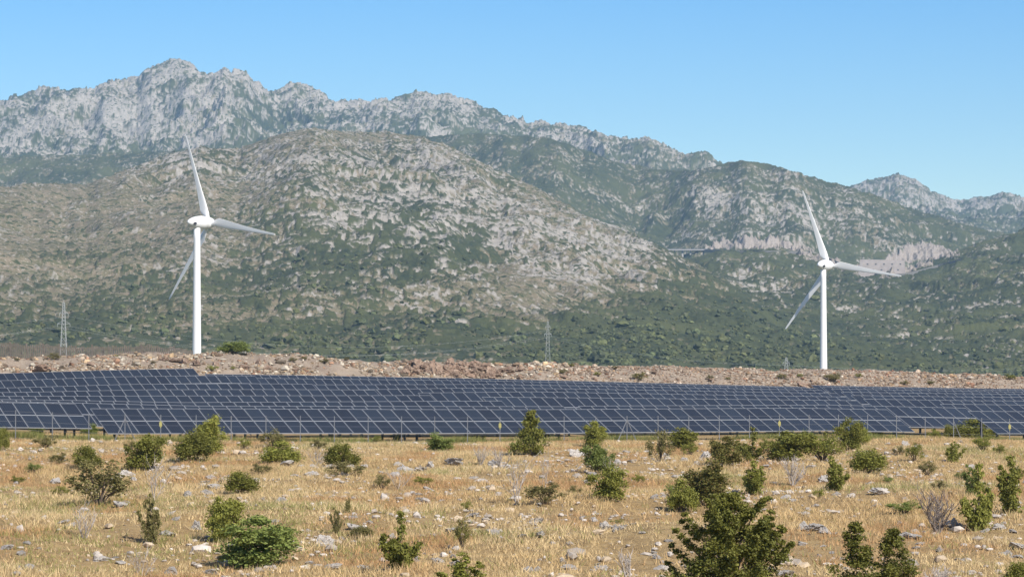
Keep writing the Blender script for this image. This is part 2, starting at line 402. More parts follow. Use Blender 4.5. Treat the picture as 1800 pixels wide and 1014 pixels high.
R3 = prof([(-500,260),(-200,200),(-50,190),(0,183),(40,172),(100,156),(140,162),(165,166),(180,153),(240,148),(265,122),(300,110),(330,116),(360,132),(395,124),(430,132),(470,158),(485,155),(520,148),(560,165),(610,186),(650,185),(700,182),(745,171),(800,175),(830,188),(880,210),(900,217),(925,226),(960,221),(1000,230),(1030,229),(1060,240),(1090,254),(1140,246),(1170,264),(1200,275),(1240,273),(1262,290),(1350,335),(1500,380),(2300,400)])
R4 = prof([(-500,420),(1300,380),(1400,350),(1480,332),(1530,318),(1580,307),(1610,318),(1650,344),(1692,355),(1725,346),(1762,333),(1800,346),(1900,350),(2300,360)])
#        profile, foot distance, crest distance, exponent, back width
def crest_d(i, px):
    if i == 0: return np.interp(px, [-500, 0, 500, 800, 1200, 1450, 2300], [2500, 2600, 3150, 3150, 2650, 2150, 2000])
    if i == 1: return np.interp(px, [-500, 700, 1300, 1900], [4700, 4600, 4200, 4100])
    if i == 2: return np.interp(px, [-500, 1000, 1300, 1560, 1900], [3100, 3100, 3150, 2950, 3350])
    if i == 3: return np.interp(px, [-500, 300, 900, 1300], [6000, 6050, 5900, 5700])
    return np.interp(px, [1300, 1900], [6600, 6900])
FOOT = [1330, 2900, 1550, 3300, 4200]; EXPO = [1.12, 1.15, 1.25, 1.5, 1.3]; BACK = [900, 1100, 700, 1600, 900]
PR = [R1, R2, R2B, R3, R4]
RELIEF = [(21, 190), (26, 240), (17, 170), (72, 290), (46, 280)]
def hills(x, y):
    """height, ridge number, rock, scrub and cutting density for points of the hill country"""
    px = CX + F*x/y; hs = []
    for i in range(5):
        P = PR[i]; dc = crest_d(i, px); dc = dc + 60*fbm(x*0+px*0.6, px*0, 90, 3, 50+i)
        E = (HY - np.interp(px, P[0], P[1]))/F*dc
        t = (y - FOOT[i])/(dc - FOOT[i])
        h = np.where(t < 1, (E+12)*np.clip(t, 0, 1)**EXPO[i], (E+12)*(1 - ((y-dc)/BACK[i])**2*0.9)) - 12 - 40*np.clip(-t, 0, 1)
        nb = 1 - 0.9*np.exp(-((y-dc)/(160 if i < 3 else 190))**2); up = np.clip(t, 0, 1)**0.8
        amp, wl = RELIEF[i]
        wx = x + 0.25*wl*fbm(x, y, wl*1.3, 2, 60+i); wy = y + 0.25*wl*fbm(x, y, wl*1.3, 2, 65+i)
        rg = ridged(wx, wy*0.55, wl, 4, 70+i, 0.5) - 0.62
        h = h + up*nb*amp*rg*2.0
        hs.append(h)
    H = np.stack(hs); best = np.argmax(H, 0)
    base = np.interp(px, [0, 1800], [-5.5, -10])
    z = np.maximum(np.max(H, 0), base)
    top2 = np.sort(H, 0)[-2]; z = z + 6*np.exp(-(z-top2)/8)*0.6*sstep(1500, 1900, y)
    return z, best, px
def blob(px, py, cx, cy, rx, ry): return np.exp(-(((px-cx)/rx)**2 + ((py-cy)/ry)**2))
def density(px, py, best):
    rock = np.full(px.shape, 0.3); veg = np.full(px.shape, 0.4); 
    # front hill
    r = 0.12 + 0.60*blob(px,py,730,360,190,105) + 0.36*blob(px,py,980,420,200,55) + 0.45*blob(px,py,640,440,150,70) + 0.5*blob(px,py,330,285,110,30) + 0.25*blob(px,py,1130,460,90,40) + 0.25*blob(px,py,520,300,120,40)
    v = 0.10 + 0.60*sstep(490, 590, py) + 0.48*sstep(1000, 1300, px + 0.9*(py-450)) + 0.36*blob(px,py,700,370,220,100) + 0.5*blob(px,py,330,500,230,24) + 0.45*blob(px,py,200,450,150,16) + 0.42*blob(px,py,600,470,160,50) + 0.3*blob(px,py,340,285,90,25) + 0.28*blob(px,py,500,390,60,30) - 0.35*blob(px,py,960,535,90,45) - 0.25*blob(px,py,420,560,120,20) + 0.3*blob(px,py,760,455,160,40)
    v = v - 0.2*blob(px,py,100,410,200,50)
    # right hill
    r = np.where(best == 1, 0.38 + 0.3*blob(px,py,1300,360,120,60) + 0.3*blob(px,py,1480,390,120,50), r)
    v = np.where(best == 1, 0.79 - 0.28*blob(px,py,1300,355,110,60) - 0.22*blob(px,py,1460,390,140,45) - 0.08*blob(px,py,1000,300,120,40), v)
    r = np.where(best == 2, 0.45, r); v = np.where(best == 2, 0.82 - 0.2*blob(px,py,1300,500,90,50) - 0.15*blob(px,py,1540,540,60,30), v)
    # high ridge
    r = np.where(best == 3, 0.86 - 0.25*sstep(900, 1150, px), r)
    v = np.where(best == 3, 0.35 + 0.52*sstep(232, 285, py + 0.02*(px-300) - 30*sstep(900,1200,px)) + 0.5*blob(px,py,450,215,50,38) + 0.3*blob(px,py,560,222,60,20) + 0.28*sstep(430, 760, px)*sstep(185, 225, py)*(1 - 0.8*sstep(840, 940, px)) + 0.4*blob(px,py,860,240,60,20) + 0.08*sstep(850, 1000, px) + 0.4*blob(px,py,60,175,60,12), v)
    v = np.where((best == 3) & (px > 860), v*(1 - 0.3*sstep(870, 950, px)), v)
    r = np.where(best == 4, 0.7, r); v = np.where(best == 4, 0.45, v)
    # road cuttings: broken pale rock
    c = np.zeros(px.shape)
    m2 = (best == 2) | (best == 1)
    c = np.where(m2 & (px > 1225) & (px < 1432) & (py < 441 + 0.00*px) & (py > 436 - 20*np.clip(np.sin((px-1225)/207*np.pi), 0, 1)*(0.8+0.2*np.sin(px*0.13))), 1.0, c)
    c = np.where(m2 & (px > 1555) & (px < 1692) & (py < 466 - 0.08*(px-1555)) & (py > 458 - 25*np.clip(np.sin((px-1555)/137*np.pi)**0.8, 0, 1)), 1.0, c)
    c = np.where(m2 & (px > 1400) & (px < 1640) & (np.abs(py - (446 + 40*np.clip((px-1400)/140, 0, 1) - 18*np.clip((px-1570)/60, 0, 1))) < 5), 0.9, c)
    return np.clip(r, 0, 1), np.clip(v, 0, 0.97), c
def hill_full(x, y):
    z, best, px = hills(x, y); py = HY - F*z/y
    r, v, c = density(px + 14*fbm(x, y, 220, 3, 92), py + 5*fbm(x, y, 160, 3, 95), best)
    c = density(px, py + 3.2*fbm(x, y, 30, 4, 99, 0.7), best)[2]
    sc = np.where(best >= 3, 1.7, 1.0)
    rg = ridged(x*0.72 + 16*fbm(x, y, 60, 2, 88), y*1.1, 80*sc, 5, 87, 0.50) - 0.60
    v = np.clip(v + np.where(best >= 3, 0.55, 0.25)*np.clip(-rg*2.0 - 0.1, -0.25, 1.0), 0, 0.93)
    high = np.where(best >= 3, 1.0, 0.0)*(1 - 0.4*sstep(850, 1000, px)); soft = sstep(1330, 1700, y)
    zr = z + soft*(np.clip(r, 0, 1)*(7.0*(1-high) + 27*high) + 3 + 8*high)*rg
    yq = np.where(best >= 3, y*0.45 + zr*1.6, y*0.6)          # layers follow the height as well as the ground plan
    lo_ = np.where(best < 3, 1.0, 0.0)
    n1 = to_u(0.62*fbm(x/sc, yq/sc, 46, 5, 80, 0.75) + 0.85*fbm(x/sc, yq/sc, 6.5, 2, 82, 0.8)); n2 = to_u(0.60*fbm(x/sc, yq/sc, 55, 5, 85, 0.8) + 0.82*fbm(x/sc, yq/sc, 5.5, 2, 83, 0.8))
    veg = sstep(-0.07, 0.07, v - n1); rk = sstep(-0.08, 0.08, r - n2)
    wd, wv = worley(x/(9*sc), yq*1.6/(9*sc), 5); wd2, wv2 = worley(x/(3.6*sc), yq*1.6/(4.2*sc), 6)
    wd3, wv3 = worley((x + 9*fbm(x, y, 30, 2, 140))/30.0, (yq + 8*fbm(x, y, 30, 2, 143))/22.0, 9)
    dome = (1 - np.clip(wd2, 0, 1)**2)
    blocks = (wv*1.5 + wv2*0.8 - 0.9)*sc
    z = zr + soft*(rk*np.where(best == 3, 1.0, 0.0)*(wv3-0.5)*7 + rk*(1-veg)*(blocks*1.35) + veg*(0.5 + 1.7*dome)*sc*0.9 + 0.5*fbm(x, y, 12, 3, 90))
    z = z + c*soft*(2.6*fbm(x, y*0.25, 9, 3, 150) + 1.2*fbm(x, y, 4, 2, 155))
    return z, rk, veg, c*soft, best
cols = np.linspace(-0.205, 0.205, 1420)
rows = np.concatenate([np.arange(1300, 3250, 3.4), np.arange(3250, 4650, 5.0), np.arange(4650, 6250, 4.0), np.arange(6250, 7400, 12.0)])
CC, DD = np.meshgrid(cols, rows); HX = CC*DD
HZ, HRK, HVG, HCT, HB = hill_full(HX, DD)
edge = sstep(1300, 1345, DD); HZ = HZ*edge + zg(HX[0:1]*0 + HX, DD)*(1-edge)
nr, nc = CC.shape; idx = np.arange(nr*nc).reshape(nr, nc)
hm = mesh_np('hills', np.stack([HX,DD,HZ], -1).reshape(-1,3), grid_faces(idx), [M['hill']], None, True,
             {'cls': np.stack([HRK.ravel(), HVG.ravel(), HCT.ravel()], 1)})
setp(link('hills', hm), 'scrubby limestone hills and bare rocky mountain ridge behind the wind turbines', 'hills', kind='structure')
HMAX = float(HZ.max())
def hill_z(x, y):
    """height of the hill sheet by bilinear lookup"""
    x = np.asarray(x, float); y = np.asarray(y, float)
    fi = (x/y - cols[0])/(cols[1]-cols[0]); i = np.clip(fi.astype(int), 0, len(cols)-2); t = fi - i
    j = np.clip(np.searchsorted(rows, y, 'right')-1, 0, len(rows)-2); q = np.clip((y-rows[j])/(rows[j+1]-rows[j]), 0, 1)
    return (HZ[j,i]*(1-t)+HZ[j,i+1]*t)*(1-q) + (HZ[j+1,i]*(1-t)+HZ[j+1,i+1]*t)*q
def hill_at(px, py, lo, hi):
    Y = np.arange(lo, hi, 2.0); x = (px-CX)/F*Y; h = hill_z(x, Y) - (HY-py)/F*Y; i = int(np.argmax(h > 0))
    if h[i] <= 0: i = int(np.argmax(h))
    return float(x[i]), float(Y[i]), float((HY-py)/F*Y[i])

# ------------------------------------------------------------------ scrub that reads as one mass
def ico(sub):
    t = (1+5**0.5)/2
    v = [(-1,t,0),(1,t,0),(-1,-t,0),(1,-t,0),(0,-1,t),(0,1,t),(0,-1,-t),(0,1,-t),(t,0,-1),(t,0,1),(-t,0,-1),(-t,0,1)]
    f = [(0,11,5),(0,5,1),(0,1,7),(0,7,10),(0,10,11),(1,5,9),(5,11,4),(11,10,2),(10,7,6),(7,1,8),(3,9,4),(3,4,2),(3,2,6),(3,6,8),(3,8,9),(4,9,5),(2,4,11),(6,2,10),(8,6,7),(9,8,1)]
    v = [np.array(p)/np.linalg.norm(p) for p in v]
    for _ in range(sub):
        cache = {}; nf = []
        def mid(a, b):
            k = (min(a,b), max(a,b))
            if k not in cache:
                q = v[a]+v[b]; v.append(q/np.linalg.norm(q)); cache[k] = len(v)-1
            return cache[k]
        for a, b, c in f:
            ab, bc, ca = mid(a,b), mid(b,c), mid(c,a); nf += [(a,ab,ca),(b,bc,ab),(c,ca,bc),(ab,bc,ca)]
        f = nf
    return np.array(v), np.array(f, dtype=np.int64)
def scatter(name, bv, bf, P, SC3, rot, tint, matl, jitter, r, smooth=False, squash=None):
    """many jittered copies of one small shape as one mesh"""
    n = len(P); k = len(bv)
    V = np.repeat(bv[None], n, 0)*(1 + jitter*r.standard_normal((n, k, 1)))
    V = V*SC3[:,None,:]
    c, s = np.cos(rot)[:,None], np.sin(rot)[:,None]
    X = V[...,0]*c - V[...,1]*s; Yv = V[...,0]*s + V[...,1]*c
    V = np.stack([X, Yv, V[...,2]], -1) + P[:,None,:]
    Fc = (bf[None] + (np.arange(n)*k)[:,None,None]).reshape(-1, 3)
    tn = np.repeat(tint, k, 0)*(1 + 0.12*r.standard_normal((n*k, 1)))
    return mesh_np(name, V.reshape(-1,3), Fc, [matl], None, smooth, {'tint': np.clip(tn, 0, 1)})
i0v, i0f = ico(0); i1v, i1f = ico(1)
q = np.random.default_rng(21)
n = 52000
yy = 1/np.sqrt(q.uniform(1/2500.0**2, 1/1180.0**2, n)); s_ = q.uniform(-0.175, 0.175, n); xx = s_*yy
zz = np.where(yy > 1302, hill_z(xx, np.maximum(yy, 1301)), zg(xx, np.minimum(yy, 1301)))
px = CX + F*xx/yy; py = HY - F*zz/yy
dr, dv, dc_ = density(px, py, np.where(px > 1420, 2, 0))
u = to_u(fbm(xx, yy, 60, 4, 110, 0.65))
keep = (q.uniform(0, 1, n) < np.clip((dv-0.25)*1.1*sstep(0.38, 0.80, u+0.6*dv-0.25)*np.interp(yy, [1200, 1900, 2500], [1.1, 0.55, 0.3]), 0, 1))
xx, yy, zz, px, py = xx[keep], yy[keep], zz[keep], px[keep], py[keep]; n = len(xx)
sz = np.exp(q.normal(-0.18, 0.45, n)); sz = np.clip(sz, 0.35, 2.8)
tint = np.array([0.066, 0.078, 0.034])*np.exp(q.normal(0, 0.25, (n,1))) + np.array([0.045, 0.040, 0.008])*(q.uniform(0,1,(n,1)) > 0.62)*q.uniform(0.2, 1, (n,1))
P = np.stack([xx, yy, zz + sz*0.45], 1); S3 = np.stack([sz*q.uniform(0.85,1.4,n), sz*q.uniform(0.85,1.3,n), sz*q.uniform(0.6,1.05,n)], 1)
bk = int(n); cut_ = n
me = scatter('scrubland', i1v, i1f, P, S3, q.uniform(0, 6.28, n), tint, M['scrub'], 0.20, q)
setp(link('scrubland', me), 'dark green scrub covering the plain and lower hillsides', 'scrub', kind='stuff')
print('scrub', n)

# ------------------------------------------------------------------ mountain road, viaduct and retaining wall
pts = []
for i, px in enumerate(range(1236, 1436, 8)): pts.append(hill_at(px, 440.0 + 0.02*(px-1236), 2200, 4100))
def ribbon(name, pts, wid, up, matl):
    V = []; 
    for i, p in enumerate(pts):
        V += [(p[0], p[1]-wid*0.5, p[2]+up), (p[0], p[1]+wid*0.5, p[2]+up+0.1), (p[0], p[1]-wid*0.5, p[2]-2.5)]
    Fc = []
    for i in range(len(pts)-1):
        a = 3*i; b = a+3; Fc += [(a, b, b+1, a+1), (a+2, b+2, b, a)]
    return link(name, mesh_np(name, np.array(V), Fc, [matl], None, False))
def smooth_pts(pts):
    a = np.array(pts)
    for _ in range(4): a[1:-1] = (a[:-2]+a[1:-1]*2+a[2:])/4
    return [tuple(p) for p in a]
setp(ribbon('mountain_road', smooth_pts(pts), 9.0, 0.8, M['asphalt']), 'road cut into the hillside', 'road', kind='structure')
pts = [hill_at(px, 447 + 36*min(1, (px-1436)/90) - 24*max(0, (px-1590)/90), 2000, 3900) for px in range(1440, 1690, 8)]
setp(ribbon('mountain_road', smooth_pts(pts), 8.0, 0.8, M['asphalt']), 'road climbing past the retaining wall', 'road', kind='structure')
a = hill_at(1178, 438.5, 2200, 4100); b = hill_at(1238, 439.5, 2200, 4100)
yv = (a[1]+b[1])/2
def at(px, py, Y): return ((px-CX)/F*Y, Y, (HY-py)/F*Y)
yv = min(a[1], b[1]) - 6
vd = empty('viaduct', at(1208, 462, yv))
o0 = Vector(at(1208, 462, yv)); p0 = Vector(at(1172, 438.5, yv)) - o0; p1 = Vector(at(1244, 439.5, yv)) - o0
mb = MB(); mb.box((p0.x, -5, p0.z-1.1), (p1.x, 5, p0.z)); mb.build('deck', M['concrete'], vd)
mb = MB(); mb.box((p0.x, -5.2, p0.z+0.003), (p1.x, -4.9, p0.z+0.6)); mb.build('railing', M['galv'], vd)
for px in (1186, 1200, 1214, 1228):
    q0 = Vector(at(px, 439, yv)) - o0; zb = float(hill_z(np.array([q0.x+o0.x]), np.array([yv]))[0]) - o0.z - 2
    zb = min(zb, q0.z - 10)
    mb = MB(); mb.box((q0.x-0.9, -1.6, zb), (q0.x+0.9, 1.6, p0.z-1.12)); mb.build('pier', M['concrete'], vd)
setp(vd, 'grey concrete road viaduct crossing the gully between the two hills', 'bridge')
ws = [hill_at(px, 481 - 0.02*(px-1512), 2000, 3900) for px in (1512, 1550, 1588)]; yw = min(p[1] for p in ws) - 3
wl = empty('retaining_wall', at(1550, 480, yw)); o0 = Vector(at(1550, 480, yw))
q0 = Vector(at(1508, 482, yw)) - o0; q1 = Vector(at(1590, 457.5, yw)) - o0; q2 = Vector(at(1592, 479, yw)) - o0; q3 = Vector(at(1512, 456, yw)) - o0
mb = MB(); mb.add([(q0.x,-1,q0.z-3),(q2.x,-1,q2.z-3),(q1.x,-1,q1.z),(q3.x,-1,q3.z),(q0.x,1.5,q0.z-3),(q2.x,1.5,q2.z-3),(q1.x,1.5,q1.z),(q3.x,1.5,q3.z)],
       [(0,1,2,3),(7,6,5,4),(3,2,6,7),(0,3,7,4),(1,5,6,2),(0,4,5,1)]); mb.build('wall_face', M['wallpink'], wl)
mb = MB()
for r_ in range(2):
    for c_ in range(5):
        x_ = q3.x + (c_+0.6+0.3*r_)*(q1.x-q3.x)/5.4; z_ = q0.z + (q3.z-q0.z)*(0.3+0.38*r_); mb.box((x_-0.7, -1.25, z_-0.5), (x_+0.7, -1.003, z_+0.5))
mb.build('anchor_plates', M['rack'], wl)
setp(wl, 'pinkish grey retaining wall with dark anchor plates beside the mountain road', 'wall')

# ------------------------------------------------------------------ wind turbines
def turbine(txp, hub_px, hub_py, Y, alpha, L, zb, label, dark_side):
    xh, _, zh = at(hub_px, hub_py, Y); d = Vector((math.sin(alpha), math.cos(alpha), 0)); e = Vector((math.cos(alpha), -math.sin(alpha), 0)); up = Vector((0,0,1))
    xt = (txp-CX)/F*Y
    root = empty('wind_turbine', (xt, Y, zb)); setp(root, label, 'wind turbine', 'white wind turbines before the mountains')
    Ht = zh - zb - 1.2
    mb = MB(); ring = lambda r, z: [(r*math.cos(t), r*math.sin(t), z) for t in [2*math.pi*j/40 for j in range(40)]]
    zs = np.linspace(0, 1, 14)
    mb.loft([ring(1.29 - 0.41*t - 0.02*math.sin(t*3), Ht*t) for t in zs[1:]])
    tw = mb.build('tower', M['white'], root, True)
    mb = MB(); mb.loft([ring(1.31, -1.0), ring(1.295, Ht*zs[1]+0.001), ring(1.27, Ht*zs[1]+0.05)]); mb.build('base_ring', M['tower_foot'], tw, True)
    mb = MB(); mb.box((-0.5, -1.42, 0.9), (0.5, -1.25, 3.1)); mb.build('door', M['tower_foot'], tw)
    C0 = Vector((0, 0, zh - zb))                      # tower axis at hub height
    def rev(prof_, name, par, mt, nseg=32):
        mb = MB(); rings = []
        for t, r in prof_:
            rings.append([C0 + d*t + (e*math.cos(a_) + up*math.sin(a_))*r*0.93 for a_ in [2*math.pi*j/nseg for j in range(nseg)]])
        mb.loft(rings); return mb.build(name, mt, par, True)
    nac = rev([(-3.4, 0.06), (-3.3, 0.35), (-2.9, 0.8), (-2.2, 1.2), (-1.2, 1.58), (0.2, 1.88), (1.4, 2.0), (2.2, 1.98), (2.75, 1.85), (2.8, 1.80)], 'nacelle', root, M['white'])
    hub = rev([(2.83, 1.72), (3.2, 1.78), (L, 1.72), (L+0.9, 1.4), (L+1.6, 0.8), (L+1.85, 0.15)], 'hub', root, M['white'])
    mb = MB(); b_ = C0 - d*1.9; sd_ = e*1.30*dark_side + up*-0.38
    ax = [b_ + sd_*1.0 + (d*math.cos(a_)*0.5 + up*math.sin(a_)*0.42) for a_ in [2*math.pi*j/16 for j in range(16)]]
    mb.loft([ax, [p + e*0.22*dark_side - d*0.04 for p in ax]]); mb.build('vent', M['dark'], nac)
    mb = MB(); f_ = C0 - d*1.6 + up*1.38
    mb.tube([f_, f_+up*0.85], 0.05); mb.tube([f_+up*0.8-d*0.35, f_+up*0.8+d*0.35], 0.05); mb.build('wind_vane', M['dark'], nac)
    H0 = C0 + d*L
    for k in range(3):
        psi = R(-21.8 + 120*k); rad = e*math.sin(psi) + up*math.cos(psi); tan = e*math.cos(psi) - up*math.sin(psi)
        mb = MB(); rings = []
        for r_, ch, th, tw_, off in [(1.3,1.25,1.2,60,0),(2.0,1.3,1.2,50,0),(3.2,2.35,0.85,30,-0.35),(4.4,2.75,0.62,20,-0.5),(6.5,2.5,0.48,14,-0.42),(10,1.95,0.34,9,-0.28),(14,1.5,0.25,6,-0.16),(18,1.15,0.18,4,-0.06),(22,0.82,0.12,2.5,0.02),(25.0,0.64,0.09,1.5,0.05),(26.0,0.48,0.07,1,0.07),(26.5,0.26,0.04,1,0.1)]:
            a_ = -R(tw_*0.5 + 1); cd = tan*math.cos(a_) - d*math.sin(a_); nd_ = tan*math.sin(a_) + d*math.cos(a_)
            ring_ = []
            for j in range(16):
                t = 2*math.pi*j/16; cx_ = math.cos(t); tk = math.sin(t)*(1 if r_ < 2.5 else (0.55+0.45*cx_))
                ring_.append(H0 + rad*r_ + cd*(cx_*ch*0.47 + off) + nd_*(tk*th*0.5))
            rings.append(ring_)
        mb.loft(rings); mb.build('blade', M['white'], root, True)
    return root
turbine(346, 367, 391, 879, R(42.4), 4.4, -6.2, 'nearer white wind turbine at left, rising behind the rubble bank beside a round green bush', 1)
turbine(1447.5, 1457.3, 466, 1048, R(34.1), 3.9, -9.5, 'farther white wind turbine at right, standing below the road cuttings on the hill', 1)

# ------------------------------------------------------------------ pylons and cables
def pylon(px, ytop, Y, wid, zb, arms, label):
    xc = (px-CX)/F*Y; zt = (HY-ytop)/F*Y; Hh = zt - zb
    root = empty('lattice_pylon', (xc, Y, zb)); setp(root, label, 'pylon', 'steel lattice pylons on the plain')
    hw = lambda t: wid*(1-t)*0.5 + 0.28*t
    for sx, sy in ((-1,-1),(1,-1),(1,1),(-1,1)):
        mb = MB(); mb.tube([(sx*hw(0), sy*hw(0), 0), (sx*hw(0.97), sy*hw(0.97), Hh*0.97)], [0.08, 0.06], 4); mb.build('leg', M['pylon'], root)
    mb = MB(); zz_ = [0]; 
    while zz_[-1] < 0.95: zz_.append(zz_[-1] + max(0.035, 2*hw(zz_[-1])/Hh*1.1))
    zz_ = [min(z, 0.97) for z in zz_]
    for i in range(len(zz_)-1):
        a_, b_ = zz_[i], zz_[i+1]
        for (ax, ay), (bx, by) in (((-1,-1),(1,-1)),((1,-1),(1,1)),((1,1),(-1,1)),((-1,1),(-1,-1))):
            mb.tube([(ax*hw(a_), ay*hw(a_), a_*Hh), (bx*hw(b_), by*hw(b_), b_*Hh)], 0.035, 4)
            mb.tube([(bx*hw(a_), by*hw(a_), a_*Hh), (ax*hw(b_), ay*hw(b_), b_*Hh)], 0.035, 4)
    mb.build('lattice', M['pylon'], root)
    for f_, ln in arms:
        z_ = Hh*f_; mb = MB()
        mb.tube([(-ln,0,z_), (ln,0,z_)], 0.09, 4)
        for sg in (-1, 1): mb.tube([(sg*ln,0,z_), (0,0,z_+1.3)], 0.06, 4); mb.tube([(sg*ln,0,z_), (sg*ln,0,z_-1.0)], 0.07, 5)
        mb.build('cross_arm', M['pylon'], root)
    mb = MB(); mb.tube([(0,0,Hh*0.95),(0,0,Hh)], 0.07, 4); mb.build('tip', M['pylon'], root)
    return (xc, Y, zb, Hh)
zp1 = zgf((112-CX)/F*1180, 1180)
p1 = pylon(112, 527, 1180, 3.0, zp1, [(0.70, 2.3), (0.83, 1.6)], 'tallest lattice pylon, at the left edge behind the slat fence')
x_, y_ = (963-CX)/F*1420, 1420.0
p2 = pylon(963, 562, 1420, 2.5, float(hill_z(np.array([x_]), np.array([y_]))[0]), [(0.74, 1.5), (0.87, 1.1)], 'lattice pylon in the middle, behind the reddish boulder pile')
x_ = (1382-CX)/F*1290
p3 = pylon(1382, 627, 1290, 2.6, zgf(x_, 1290), [(0.80, 1.3)], 'smallest and thinnest lattice pylon, left of the farther wind turbine')
def cable(a, b, sag, label):
    mb = MB(); N = 28; pts = []
    for i in range(N+1):
        t = i/N; p = Vector(a).lerp(Vector(b), t); p.z -= sag*4*t*(1-t); pts.append(p)
    o0 = pts[0]; mb.tube([p - o0 for p in pts], 0.017, 5); o = mb.build('power_cable', M['cable'], None, False, o0)
    setp(o, label, 'cable', 'power lines strung between the pylons')
def armpt(p, f, off): return (p[0]+off, p[1], p[2]+p[3]*f-1.0)
for (f, off, w_) in ((0.70, -2.6, 'lower left'), (0.70, 2.6, 'lower right'), (0.83, 1.9, 'upper right')):
    cable(armpt(p1, f, off), armpt(p2, min(f+0.04, 0.87), off*0.84), 9.5, f'thin cable hung from the {w_} arms between the left and middle pylons')
    cable((p1[0]-120, p1[1]-60, p1[2]+p1[3]*f-6+off*0.3), armpt(p1, f, off), 4.0, f'thin cable running off to the left from the left pylon, {w_} arm')
for (off, w_) in ((-2.2, 'left'), (2.2, 'right')):
    cable(armpt(p2, 0.74, off), (p3[0]+off*0.59, p3[1], p3[2]+p3[3]*0.8-1.0), 3.0, f'thin cable from the {w_} arm of the middle pylon to the smallest pylon')
    cable((p3[0]+off*0.59, p3[1], p3[2]+p3[3]*0.8-1.0), (p3[0]+130, p3[1]-80, p3[2]+p3[3]*0.8+off*0.3), 2.5, f'thin cable from the {w_} arm of the smallest pylon off to the right')

# ------------------------------------------------------------------ solar tables
pw = PITCH - 0.03
mb = MB(); fw = 0.018; t_ = 0.04
fh = 0.036
mb.box((-pw/2, -PL/2, -t_), (-pw/2+fw, PL/2, 0.0), 0); mb.box((pw/2-fw, -PL/2, -t_), (pw/2, PL/2, 0.0), 0)
mb.box((-pw/2+fw, -PL/2, -t_), (pw/2-fw, -PL/2+fh, 0.0), 0); mb.box((-pw/2+fw, PL/2-fh, -t_), (pw/2-fw, PL/2, 0.0), 0)
mb.box((-pw/2+fw, -PL/2+fh, -t_+0.004), (pw/2-fw, PL/2-fh, -0.006), 1)
PANEL = mb.mesh('panel', [M['alu'], M['cells']])
def frame_mesh(ncol):
    mb = MB(); L_ = ncol*PITCH/2; cT, sT = math.cos(TILT), math.sin(TILT)
    for f in (0.25, 0.78, 1.25, 1.78):
        t = f/2; y0 = SLOPE*t*cT; z0 = LOW + SLOPE*t*sT - 0.10
        mb.box((-L_, y0-0.04, z0-0.05), (L_, y0+0.04, z0+0.03))
    for sx in np.linspace(-L_+0.8, L_-0.8, max(2, ncol//4+1)):
        a_ = (sx, 0.15*cT, LOW+0.15*sT-0.16); b_ = (sx, (SLOPE-0.15)*cT, LOW+(SLOPE-0.15)*sT-0.16)
        mb.tube([a_, b_], 0.05, 4)
    return mb.mesh('rack_frame', [M['rack']])
def leg_mesh():
    mb = MB(); mb.box((-0.06, -0.08, -1.0), (0.06, 0.08, 1.0)); return mb.mesh('leg', [M['rack']])
LEG = leg_mesh(); FRAMES = {}
ROWN = ['front row', 'second row', 'third row', 'fourth row', 'fifth row', 'sixth row', 'seventh row', 'rearmost row']
ORD = ['first','second','third','fourth','fifth','sixth','seventh','eighth','ninth','tenth','eleventh','twelfth','thirteenth','fourteenth','fifteenth','sixteenth']
def ordw(i): return ORD[i] if i < len(ORD) else f'{i+1}th'
BLK = {'A': 'left-hand', 'B': 'middle', 'C': 'right-hand'}
ntab = 0
def table_row(k, v, u0, u1, tab, blk, dz=0.0):
    global ntab
    step = 10; tot = int(round((u1-u0)/PITCH)); i = 0; out = []
    kk = float(np.interp(v - V0, VOFF, np.arange(8)))
    def top(u):
        x, y = xy_uv(u, v); return ztop(tab, kk, CX + F*x/y, y) + dz
    while tot > 2:
        nn = step if tot >= step+3 else tot; tot -= nn
        ua = u0 + i*PITCH; ub = ua + nn*PITCH; i += nn
        za, zb = top(ua), top(ub); uc_ = (ua+ub)/2; x, y = xy_uv(uc_, v); z = (za+zb)/2 - PHT - LOW
        px0 = CX + F*xy_uv(ua, v)[0]/xy_uv(ua, v)[1]
        if px0 > 1990: break
        out.append((nn, x, y, z, math.atan2(zb-za, ub-ua), px0))
    for q_, (nn, x, y, z, sl_, px0) in enumerate(out):
        root = empty('solar_table', (x, y, z), rot=(0, -sl_, TH))
        edge_ = 'leftmost' if q_ == 0 else ('rightmost' if q_ == len(out)-1 else ordw(q_) + ' from the left')
        setp(root, f'solar table in {ROWN[k]}, {edge_} of its {BLK[blk]} block', 'solar table', 'tables of solar panels in rows behind the fence')
        if nn not in FRAMES: FRAMES[nn] = frame_mesh(nn)
        link('rack_frame', FRAMES[nn], root)
        cT, sT = math.cos(TILT), math.sin(TILT)
        for c_ in range(nn):
            for r_ in range(2):
                t = PL/2 + r_*(PL+0.03)
                link('panel', PANEL, root, ((c_+0.5-nn/2)*PITCH, t*cT, LOW + t*sT), (TILT, 0, 0))
        L_ = nn*PITCH/2
        for sx in np.linspace(-L_+0.8, L_-0.8, max(2, nn//4+1)):
            for f in (0.32, 0.86) if k < 2 else (0.6,):
                h = LOW + SLOPE*f*sT - 0.2
                link('leg', LEG, root, (sx, SLOPE*f*cT, h-1.0-0.0), (0, sl_, 0))
        ntab += 1
endB = [1606, 1668, 1545, 1520, 1500, 1480, 1462, 1440]
def ucor(v): return 104 + (v-225)*0.11
